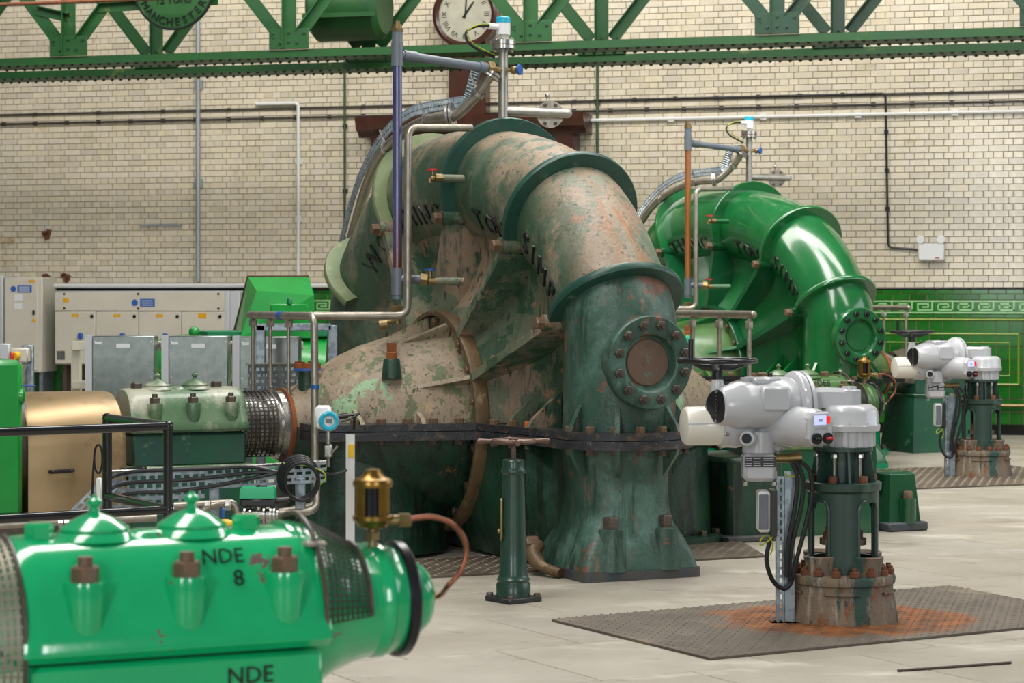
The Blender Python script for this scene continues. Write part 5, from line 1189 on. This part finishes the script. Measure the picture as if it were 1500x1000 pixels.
ind = part(t, 'indicator_frame', G().tube([V((-0.066+0.004, -0.03+0.022*math.cos(a), 0.43+(0.085 if math.sin(a) > 0 else -0.085)+0.022*math.sin(a))) for a in [2*PI*i/24 for i in range(25)]], 0.007, 6), 'brass_dull')
part(ind, 'pointer', G().hexa((-0.062, -0.03, 0.37), (-1, -0.3, 0), 0.014, 0.02).box((-0.06, -0.03, 0.43), (0.006, 0.008, 0.19)), 'brass_dull')
part(t, 'stem', G().cyl((0, 0, 0.74), (0, 0, 0.83), 0.014, n=10), 'bolt_dark')
hw = part(t, 'handwheel', G().tube([V((0.11*math.cos(a), 0.11*math.sin(a), 0.838)) for a in [2*PI*i/32 for i in range(33)]], 0.012, 8), 'wheel_brown') if 'wheel_brown' in MATS else None
if hw is None:
    mat('wheel_brown', '#6a4f43', '#5a4238', 0.4, 0.3, scale=9)
    hw = part(t, 'handwheel', G().tube([V((0.11*math.cos(a), 0.11*math.sin(a), 0.838)) for a in [2*PI*i/32 for i in range(33)]], 0.012, 8), 'wheel_brown')
part(hw, 'hub', G().cyl((0, 0, 0.826), (0, 0, 0.85), 0.025, n=12), 'wheel_brown')
for k in range(4):
    a = k*PI/2+0.12; d = V((math.cos(a), math.sin(a), 0)); part(hw, 'spoke', G().cyl(d*0.015+up*0.838, d*0.11+up*0.838, 0.009, n=8), 'wheel_brown')
    part(hw, 'peg', G().lathe([(0.11, 0.013), (0.125, 0.011), (0.18, 0.016), (0.19, 0.012)], (0, 0, 0.838), d, 10), 'wheel_brown')

# ------------------------------------------------------------------ chequer plates set on the floor
def chequer(name, pix, m, label, origin, raised=True):
    pts = [on_floor(*q) for q in pix]; o = V(origin); 
    a = [q-o+V((0, 0, 0.002)) for q in pts]; b = [q-o+V((0, 0, 0.012)) for q in pts]
    t = thing(name, label, 'floor plate', o, 0, 'chequer plates')
    part(t, 'plate', G().loft([a, b]), m)
    if raised:
        g = G(); c0 = min(q.x for q in b); c1 = max(q.x for q in b); d0 = min(q.y for q in b); d1 = max(q.y for q in b)
        n = len(b)
        def inside(x, y):
            s = None
            for i in range(n):
                p_, q_ = b[i], b[(i+1) % n]; cr = (q_.x-p_.x)*(y-p_.y)-(q_.y-p_.y)*(x-p_.x)
                if s is None: s = cr > 0
                elif (cr > 0) != s: return False
            return True
        st = 0.05; R1 = Matrix.Rotation(FA+PI/4, 3, 'Z'); R2 = Matrix.Rotation(FA-PI/4, 3, 'Z')
        nx = int(4/st); cs, sn = math.cos(FA), math.sin(FA); cx, cy = (c0+c1)/2, (d0+d1)/2
        for i in range(-nx, nx):
            for j in range(-nx, nx):
                x = cx+(i*cs-j*sn)*st; y = cy+(i*sn+j*cs)*st
                if c0 < x < c1 and d0 < y < d1 and inside(x, y):
                    R_ = R1 if (i+j) % 2 else R2; w, h = 0.017, 0.005
                    g.add([V((x, y, 0.0118))+R_ @ V(q) for q in ((-w, 0, 0), (0, -h, 0), (w, 0, 0), (0, h, 0), (0, 0, 0.006))], [(0, 1, 4), (1, 2, 4), (2, 3, 4), (3, 0, 4)])
        o_ = part(t, 'raised_pattern', g, m); o_['kind'] = 'stuff'
    return t
chequer('chequer_plate', [(808, 910), (1040, 967), (1640, 908), (1390, 860)], 'chequer_rusty', 'large rust-stained chequer plate under the near valve pedestal', VO1)
chequer('chequer_plate', [(560, 826), (610, 848), (790, 838), (735, 815)], 'chequer', 'chequer plate on the floor left of the slim green pillar', on_floor(660, 835))
chequer('chequer_plate', [(985, 800), (1010, 822), (1122, 816), (1085, 795)], 'chequer', 'small chequer plate between the pump leg and the near valve', on_floor(1060, 808))
chequer('chequer_plate', [(1200, 690), (1335, 717), (1620, 706), (1480, 683)], 'chequer', 'chequer plate under the far valve pedestal', VO2)
a, b = on_floor(1315, 984), on_floor(1481, 972)
solo('welding_rod', G().cyl((0, 0, 0.006), (b-a)+V((0, 0, 0.006)), 0.006, n=8), 'bolt_dark', 'thin dark metal rod lying on the floor at bottom right', 'rod', a)

# ------------------------------------------------------------------ left side: drive end of the worn pump line
t = thing('coupling_cover', 'gold painted round-topped coupling cover with black handles', 'cover', O1, AL)
sec = [(0.36, 0.33), (0.36, 0.74)]+[(0.36*math.cos(a), 0.74+0.30*math.sin(a)) for a in [PI*k/16 for k in range(1, 16)]]+[(-0.36, 0.74), (-0.36, 0.33)]
rings = [[L(s, f*q, 0.33+(z-0.33)*q) for f, z in sec] for s, q in ((-3.14, 0.99), (-3.12, 1.0), (-2.62, 1.0), (-2.585, 0.985), (-2.57, 0.95))]
part(t, 'shell', G().loft(rings), 'gold_guard')
for s in (-3.02, -2.60): part(t, 'handle', G().tube(bend([L(s, 0.355, 0.60), L(s, 0.40, 0.60), L(s+0.13, 0.40, 0.605), L(s+0.13, 0.355, 0.605)], 0.02), 0.011, 8), 'black_plastic')
part(t, 'base', G().cbox(L(-2.85, 0, 0.165), (0.62, 0.66, 0.33), 0.01), 'bolt_dark')
t = thing('motor_end', 'bright green motor casing at the left edge with a round knob', 'motor', O1, AL)
part(t, 'casing', G().cbox(L(-3.75, 0.0, 0.80), (1.1, 1.0, 0.88), 0.03), 'motor_green'); part(t, 'bed', G().cbox(L(-3.75, 0, 0.18), (1.2, 1.1, 0.36), 0.02), 'bolt_dark')
part(t, 'knob', G().lathe([(0, 0.03), (0.03, 0.045), (0.06, 0.045), (0.07, 0.035), (0.075, 0.0)], PL(18, 580, 12.65), V((1, -0.3, 0)), 18), 'motor_green')
part(t, 'end_ring', G().lathe([(-3.2, 0.34), (-3.12, 0.34)], L(0, 0, 0.72), (1, 0, 0), 32), 'bolt_dark')
# base frame of the line
solo('bed_frame', G().cbox(L(-2.15, 0, 0.05), (1.0, 0.8, 0.1), 0.01).mesh and G().cbox(L(-1.0, -0.75, 0.02), (0.4, 0.3, 0.04), 0.01), 'bolt_dark', 'dark steel bed plate under the rear of the worn pump', 'bed plate', O1, AL)

# motor of the far pump with slanted terminal box
t = thing('electric_motor', 'bright green round-bodied motor behind the grey sheet panels', 'motor', O2, AL)
part(t, 'body', G().lathe([(-6.15, 0.0), (-6.15, 0.25), (-6.1, 0.36), (-5.98, 0.43), (-5.8, 0.45), (-4.55, 0.45), (-4.45, 0.40), (-4.4, 0.2), (-4.4, 0)], L(0, 0, 0.81), (1, 0, 0), 36), 'motor_green')
part(t, 'top_plate', G().cbox(L(-5.0, 0.0, 1.26), (1.35, 0.5, 0.06), 0.01), 'motor_teal')
part(t, 'feet', G().cbox(L(-5.2, 0, 0.2), (1.5, 0.9, 0.4), 0.02), 'motor_green')
part(t, 'shaft_guard', G().cyl(L(-4.4, 0, 0.81), L(-2.6, 0, 0.81), 0.2, n=20), 'motor_teal')
part(t, 'lifting_knob', G().ball(L(-5.75, 0.1, 1.28), 0.05), 'motor_green')
t = thing('terminal_box', 'tall bright green box with slanted side on the far motor', 'terminal box', O2, AL)
def X2(px, py, Z): 
    d = at(px, py, Z)-O2; return V((d.x*CA+d.y*SA, -d.x*SA+d.y*CA, at(px, py, Z).z))
fr = [X2(345, 487, 20.0), X2(462, 487, 20.25), X2(462, 427, 20.25), X2(381, 428, 20.1)]
fr = [X2(352, 495, 19.9), X2(460, 495, 20.2), X2(460, 432, 20.2), X2(376, 426, 20.05)]
bk = [X2(343, 486, 20.5), X2(462, 486, 20.8), X2(452, 405, 20.75), X2(363, 405, 20.45)]
part(t, 'box', G().loft([bk, fr]), 'motor_green', ang=25)
part(t, 'rim', G().tube([bk[0], bk[3], bk[2]], 0.012, 6), 'mahogany')
q = X2(423, 455, 19.95)
part(t, 'front_bracket', G().cbox(q, (0.34, 0.06, 0.12), 0.01), 'motor_green'); part(t, 'bracket_bolt', G().hexa(q+V((0, -0.02, 0.06)), (0, 0, 1), 0.025, 0.05), 'motor_teal')

# grey sheet-metal panels on a cream frame, between the two pump lines
def panel_stand():
    Z0 = 16.4
    xs = [((135, 226), 492), ((247, 334), 492), ((351, 438), 493)]
    for i, ((a, b), ty) in enumerate(xs):
        p0 = at(a, ty, Z0-0.3*i*0.5); p1 = at(b, ty, Z0-0.15*i); base = V(((p0.x+p1.x)/2, p0.y, 0)); w = p1.x-p0.x
        t = thing('sheet_panel', ('leftmost plain galvanised sheet enclosure behind the pale bearing', 'middle plain galvanised sheet enclosure behind the pale bearing', 'rightmost plain galvanised sheet enclosure behind the gland pipes')[i], 'enclosure', base, 0, 'grey sheet enclosures')
        zt = p0.z
        part(t, 'box', G().cbox((0, 0.1, (zt+0.55)/2), (w, 0.2, zt-0.55), 0.006), 'galv_sheet')
        part(t, 'side_flange', G().box((-w/2-0.025, 0.05, (zt+0.55)/2+0.005), (0.05, 0.12, zt-0.55)), 'cabinet_side')
        part(t, 'label_plate', G().box((0.0, -0.003, zt-0.07), (0.1, 0.004, 0.03)), 'paper')
        part(t, 'small_label', G().box((-w/2+0.045, -0.003, zt-0.05), (0.05, 0.004, 0.02)), 'paper')
        for x in (-1, 1):
            for zz in (zt-0.04, zt-0.3, zt-0.55): part(t, 'screw', G().cyl((x*(w/2-0.02), 0, zz), (x*(w/2-0.02), -0.006, zz), 0.006, n=6), 'steel')
        for x in (-0.15, 0.15): part(t, 'leg', G().box((x, 0.1, 0.275), (0.04, 0.04, 0.55)), 'galvanised')
    t = thing('support_frame', 'cream steel frame holding the grey sheet enclosures', 'frame', (0, 0, 0), 0)
    Zf = 16.75
    for px in (112, 340): 
        p = at(px, 500, Zf); part(t, 'upright', G().cbox((p.x, p.y, p.z/2), (0.07, 0.07, p.z), 0.006), 'frame_cream')
    a = at(108, 506, Zf); b = at(445, 506, Zf); part(t, 'top_rail', G().cbox(((a.x+b.x)/2, Zf-0.06, a.z), (b.x-a.x, 0.05, 0.07), 0.006), 'frame_cream')
    a = at(108, 563, Zf); b = at(445, 563, Zf); part(t, 'lower_rail', G().cbox(((a.x+b.x)/2, Zf-0.06, a.z), (b.x-a.x, 0.05, 0.06), 0.006), 'frame_cream')
    for px in (134, 240, 345):
        for py in (507, 562):
            p = at(px-1, py, Zf-0.12); part(t, 'clamp', G().cbox(p, (0.07, 0.05, 0.05), 0.008), 'steel')
    # grey portal frame to the right
    t = thing('portal_frame', 'pale grey channel frame behind the stainless gland pipes', 'frame', (0, 0, 0), 0)
    p = at(382, 476, 15.6); part(t, 'upright', G().cbox((p.x, p.y, p.z/2), (0.065, 0.065, p.z), 0.005), 'galvanised')
    a = at(374, 479, 15.6); b = at(486, 479, 15.6); part(t, 'beam', G().cbox(((a.x+b.x)/2, a.y, a.z), (b.x-a.x, 0.065, 0.05), 0.005), 'galvanised')
    p = at(488, 476, 15.6); part(t, 'upright', G().cbox((p.x, p.y, p.z/2), (0.065, 0.065, p.z), 0.005), 'galvanised')
panel_stand()
for i, px in enumerate((243, 347)):
    t = thing('earth_lead', ('left yellow-green looped earth lead between the grey enclosures', 'right yellow-green looped earth lead between the grey enclosures')[i], 'cable', (0, 0, 0), 0, 'looped earth leads')
    for k in range(3):
        part(t, 'wire', G().tube(spline([at(px-6-k*2, 543, 16.64), at(px+4, 541+k*2, 16.6), at(px+9+k, 555, 16.62), at(px+4, 563, 16.66), at(px-4, 580, 16.64)], 5), 0.006, 6), 'cable_yellow')
def perforated(g, p, ex, ey, Lx, Ly, rows, cols, th=0.003):
    """a slotted plate: solid strips with rows of slots between them"""
    en = ex.cross(ey).normalized(); R_ = Matrix((ex, ey, en)).transposed(); sh = Ly/(2*rows+1); cw = Lx/cols
    for r in range(rows+1): g.box(p+ey*(sh*(2*r+0.5))+ex*Lx/2, (Lx, sh, th), R_)
    for r in range(rows):
        for c_ in range(cols): g.box(p+ey*(sh*(2*r+1.5))+ex*(cw*(c_+(0.25 if r % 2 else 0.0)+0.15)), (cw*0.34, sh, th), R_)
t = thing('perforated_bracket', 'blue-grey perforated plate behind the gland pipes', 'bracket', O1, AL)
g = G(); perforated(g, L(-1.42, -0.95, 0.93), V((1, 0, 0)), V((0, 0, 1)), 0.36, 0.22, 5, 9); part(t, 'plate', g, 'galvanised')
part(t, 'top_lip', G().box(L(-1.24, -0.93, 1.155), (0.38, 0.05, 0.006)), 'steel')
part(t, 'stay', G().box(L(-1.42, -0.95, 0.5), (0.04, 0.04, 1.0)).box(L(-1.08, -0.95, 0.5), (0.04, 0.04, 1.0)), 'galvanised')
t = thing('orange_flange', 'small rusty flange with blue edge on the shoulder of the worn dome', 'flange', O1, AL)
q = loc1(at(450, 545, 13.75)); part(t, 'stub', G().cyl(q-V((0, 0, 0.14)), q+V((0, 0, 0.01)), 0.055, n=16), 'worn_lower'); part(t, 'blue_ring', G().cyl(q+V((0, 0, 0.01)), q+V((0, 0, 0.025)), 0.085, n=20), 'sign_blue'); part(t, 'rust_disc', G().cyl(q+V((0, 0, 0.025)), q+V((0, 0, 0.055)), 0.083, n=20), 'rust')
for k in range(6): bolt(t, q+V((0.065*math.cos(k), 0.065*math.sin(k), 0.055)), (0, 0, 1), 0.012, 0.012, 'bolt_rust')

# isolator on a strut, far left
t = thing('isolator_switch', 'yellow and red isolator switch on a grey post at far left', 'switch', (0, 0, 0), 0)
p = at(41, 535, 15.5); part(t, 'post', G().cbox((p.x, p.y, 0.62), (0.075, 0.06, 1.28), 0.004), 'galvanised')
q = at(30, 520, 15.4); part(t, 'box', G().cbox(q, (0.12, 0.09, 0.1), 0.01), 'cabinet_beige'); part(t, 'side_box', G().cbox(at(8, 518, 15.4), (0.07, 0.08, 0.14), 0.008), 'cabinet_side')
k = part(t, 'yellow_rotor', G().cyl(at(25, 521, 15.36), at(19, 522, 15.3), 0.03, n=14), 'yellow_plastic'); part(k, 'red_handle', G().cbox(at(17, 526, 15.28), (0.025, 0.025, 0.09), 0.006), 'red_plastic')
part(t, 'cable', G().tube(spline([at(33, 534, 15.36), at(31, 552, 15.36), at(34, 575, 15.38)], 5), 0.008, 6), 'cable_yellow')
part(t, 'blue_pipe', G().cyl(at(25, 564, 15.2), at(52, 565, 15.2), 0.006, n=6), 'sign_blue')

# ------------------------------------------------------------------ black tubular handrail round the pit
t = thing('handrail', 'glossy black tubular handrail with corner post at lower left', 'handrail', (0, 0, 0), 0)
Zr = 11.2
A_ = at(246, 624, Zr); B_ = at(157, 611, Zr+0.75); Cc = at(-40, 634, Zr-0.55)
R_ = 0.023
part(t, 'corner_post', G().cyl((A_.x, A_.y, 0), A_, R_, n=14), 'rail_black'); part(t, 'rear_post', G().cyl((B_.x, B_.y, 0), B_, R_*1.1, n=14), 'rail_black')
z2 = at(246, 746, Zr).z
for k, (a, b) in enumerate(((A_, Cc), (A_, B_))):
    part(t, 'top_rail', G().cyl(a, V((b.x, b.y, a.z)), R_, n=14), 'rail_black')
    part(t, 'lower_rail', G().cyl((a.x, a.y, z2), (b.x, b.y, z2), R_, n=14), 'rail_black')
for p_ in (A_, V((B_.x, B_.y, A_.z)), V((A_.x, A_.y, z2)), V((B_.x, B_.y, z2))):
    part(t, 'joint', G().ball(p_, 0.027).cyl(p_-V((0, 0, 0.045)), p_+V((0, 0, 0.02)), 0.0245, n=14), 'rail_black')

# ------------------------------------------------------------------ cable tray in front of the pale bearing
t = thing('cable_tray', 'slotted galvanised cable tray below the pale bearing', 'cable tray', (0, 0, 0), 0)
a = at(160, 746, 12.35); b = at(300, 741, 12.42); ex = (b-a).normalized(); ey = V((0, 0, 1))
g = G(); perforated(g, a, ex, ey, (b-a).length, 0.2, 4, 11); part(t, 'tray_section', g, 'galvanised')
a2 = at(300, 716, 12.42); b2 = at(478, 706, 12.5); ex2 = (b2-a2).normalized()
g = G(); perforated(g, a2, ex2, ey, (b2-a2).length, 0.115, 3, 14); part(t, 'tray_section', g, 'galvanised')
part(t, 'tray_lip', G().tube([at(160, 690, 12.33), at(300, 686, 12.4), at(478, 675, 12.48)], 0.008, 6), 'steel'); part(t, 'tray_lip', G().tube([at(160, 748, 12.33), at(300, 743, 12.4)], 0.008, 6), 'steel')
d0 = at(98, 752, 12.1); d1 = at(160, 690, 12.3); g = G(); ex3 = (d1-d0).normalized(); ey3 = V((-ex3.z, 0, ex3.x))
perforated(g, d0-ey3*0.12, ex3, ey3, (d1-d0).length, 0.12, 3, 7); part(t, 'tray_section', g, 'galvanised')
for px, py0, Z in ((314, 700, 12.5), (440, 700, 12.55)): 
    p = at(px, py0, Z); part(t, 'support', G().cbox((p.x, p.y, p.z/2), (0.055, 0.05, p.z), 0.004), 'galvanised')
t = thing('tray_cables', 'black cables lying along the slotted tray and coiled at its end', 'cable', (0, 0, 0), 0)
for k, (yy, m) in enumerate(((688, 0), (704, 0), (720, 0))):
    pts = [at(150, yy+18, 12.2), at(170, yy+8, 12.28), at(200, yy+2, 12.32), at(250, yy, 12.34), at(310, yy-2-k*3, 12.38), at(370, yy-4-k*8, 12.42), at(415, 694-k*2, 12.42)]
    part(t, 'cable', G().tube(spline(pts, 5), 0.011, 8), 'cable_black')
for k in range(4):
    cx, cy, rx, ry = 437+k*1.6, 699+k*2, 29-k*1.5, 31-k*1.2
    part(t, 'coil_loop', G().tube([at(cx+rx*math.cos(a_), cy+ry*math.sin(a_), 12.36-0.012*k) for a_ in [2*PI*i/30 for i in range(31)]], 0.011, 8), 'cable_black')
part(t, 'tail', G().tube(spline([at(430, 668, 12.4), at(465, 690, 12.38), at(490, 694, 12.4), at(508, 688, 12.45)], 5), 0.008, 6), 'cable_black')
part(t, 'earth_wire', G().tube(spline([at(415, 678, 12.35), at(450, 682, 12.33), at(472, 690, 12.33), at(477, 700, 12.33), at(466, 712, 12.33)], 5), 0.004, 6), 'cable_yellow')
part(t, 'earth_wire', G().tube(spline([at(482, 640, 12.9), at(480, 670, 12.9), at(477, 690, 12.9)], 4), 0.004, 6), 'cable_yellow')

# gland drain pipes and small motorised valve
t = thing('drain_pipework', 'stainless drain pipes with blue-handled cocks below the cable tray', 'pipe', (0, 0, 0), 0)
part(t, 'pipe', G().tube(bend([at(-20, 770, 12.0), at(100, 763, 12.05), at(230, 758, 12.1)], 0.05), 0.022, 12), 'steel_dull')
part(t, 'pipe', G().tube(bend([at(255, 741, 12.15), at(345, 736, 12.2), at(350, 760, 12.2), at(352, 800, 12.2)], 0.06), 0.022, 12), 'steel_dull')
part(t, 'pipe', G().tube(bend([at(290, 757, 12.15), at(300, 744, 12.15), at(320, 739, 12.18)], 0.05), 0.02, 10), 'steel_dull')
part(t, 'pipe', G().tube(bend([at(405, 752, 12.25), at(463, 749, 12.4), at(464, 690, 12.75)], 0.08), 0.021, 12), 'steel_dull')
for px in (275, 300, 330): part(t, 'union', G().hexa(at(px, 740, 12.16), V((1, 0.1, 0.02)), 0.03, 0.035), 'steel')
for px in (86, 95): part(t, 'union', G().hexa(at(px, 765, 12.04), V((1, 0.1, 0.02)), 0.032, 0.03), 'steel')
for px in (275, 327): part(t, 'cock_handle', G().cbox(at(px, 752, 12.1), (0.02, 0.012, 0.06), 0.004), 'blue_plastic')
part(t, 'yellow_cock', G().ball(at(330, 768, 12.0), 0.05, 12, 8, (1, 0.6, 0.6)), 'yellow_plastic')
t = thing('motorised_valve', 'small teal-green valve motor on black base beside the cable coil', 'valve', (0, 0, 0), 0)
part(t, 'cover', G().loft([[at(378, 722, 12.2)+V((x*e, y*e, z)) for x, y in ((-0.095, -0.05), (0.095, -0.05), (0.095, 0.05), (-0.095, 0.05))] for z, e in ((-0.025, 1.0), (0.02, 0.98), (0.035, 0.9))]), 'green_plastic', ang=25)
part(t, 'base', G().cbox(at(379, 735, 12.2), (0.19, 0.1, 0.045), 0.008), 'black_plastic'); part(t, 'top_knob', G().cbox(at(383, 713, 12.2), (0.06, 0.04, 0.02), 0.006), 'black_plastic')
part(t, 'cable_gland', G().cyl(at(403, 733, 12.2), at(424, 731, 12.2), 0.02, n=12), 'black_plastic')
part(t, 'neck', G().cyl(at(379, 741, 12.2), at(379, 750, 12.2), 0.02, n=10), 'steel'); 
g = G()
for px in (358, 366, 386, 396, 401): g.cyl(at(px, 753, 12.2), at(px+3, 753, 12.2), 0.055 if px != 366 else 0.045, n=18)
g.cyl(at(356, 753, 12.2), at(408, 753, 12.2), 0.03, n=14); part(t, 'valve_body', g, 'steel')

# transmitter on the gland down-pipe
t = thing('pressure_transmitter', 'white pressure transmitter with cyan ring beside the worn dome', 'transmitter', (0, 0, 0), 0)
q = at(481, 616, 12.7)
part(t, 'housing', G().cyl(q+V((-0.02, 0.06, 0)), q+V((0.005, -0.03, 0)), 0.058, n=24).cbox(q+V((-0.03, 0.02, 0.02)), (0.09, 0.08, 0.13), 0.015), 'white_plastic')
dr = V((0.15, -1, 0)).normalized()
part(t, 'ring', G().lathe([(0.03, 0.03), (0.03, 0.056), (0.055, 0.054), (0.06, 0.045), (0.055, 0.03)], q, dr, 28, cap=False), 'cyan_plastic')
part(t, 'window', G().cyl(q+dr*0.03, q+dr*0.045, 0.032, n=20), 'white_plastic'); part(t, 'screen', G().box(q+dr*0.047, (0.035, 0.004, 0.022)), 'pvc_grey')
part(t, 'stem', G().cyl(q-V((0, 0, 0.06)), q-V((0, 0, 0.13)), 0.016, n=10).cbox(q-V((0, 0, 0.17)), (0.045, 0.04, 0.07), 0.006).cyl(q-V((0, 0, 0.2)), q-V((0, 0, 0.26)), 0.011, n=8), 'steel')
part(t, 'lever', G().cyl(q+V((0.02, -0.03, -0.18)), q+V((0.055, -0.04, -0.14)), 0.007, n=8), 'steel')
part(t, 'cable_entry', G().cyl(q+V((0.05, 0, 0.02)), q+V((0.11, 0.0, 0.03)), 0.016, n=10), 'black_plastic')
part(t, 'cable', G().tube(spline([q+V((0.11, 0, 0.03)), q+V((0.15, 0, 0.035)), q+V((0.175, 0, 0.04)), q+V((0.15, 0, 0.02)), q+V((0.145, 0, -0.05))], 5), 0.008, 6), 'cable_black')
part(t, 'cable', G().tube(spline([q+V((0.175, 0, 0.04)), q+V((0.12, -0.01, 0.01)), q+V((0.07, -0.01, -0.005))], 5), 0.006, 6), 'cable_black')
p = on_floor(513, 838); zt = at(513, 636, p.y).z
t = thing('cable_post', 'thin white strut post with a yellow label in front of the worn pump', 'post', p, 0)
part(t, 'channel', G().box((0, 0, zt/2), (0.05, 0.004, zt)).box((-0.023, 0.02, zt/2), (0.004, 0.04, zt)).box((0.023, 0.02, zt/2), (0.004, 0.04, zt)), 'conduit_white')
part(t, 'label_plate', G().box((0.006, -0.004, zt-0.095), (0.034, 0.004, 0.075)), 'yellow_plastic')
part(t, 'foot', G().box((0, 0, 0.005), (0.1, 0.1, 0.01)), 'galvanised')
# hanging cable loop by the rear post
t = thing('gauge_loop', 'grey looped gauge lead hanging by the black handrail post', 'cable', (0, 0, 0), 0)
part(t, 'loop', G().tube([at(144+6*math.cos(a_), 672+21*math.sin(a_), 11.85) for a_ in [2*PI*i/24 for i in range(25)]], 0.006, 6), 'cable_black')
part(t, 'lead', G().tube(spline([at(138, 672, 11.85), at(136, 700, 11.85), at(135, 745, 11.85)], 4), 0.006, 6), 'cable_black')
part(t, 'plug', G().cbox(at(145, 715, 11.85), (0.03, 0.03, 0.11), 0.006), 'conduit_white')
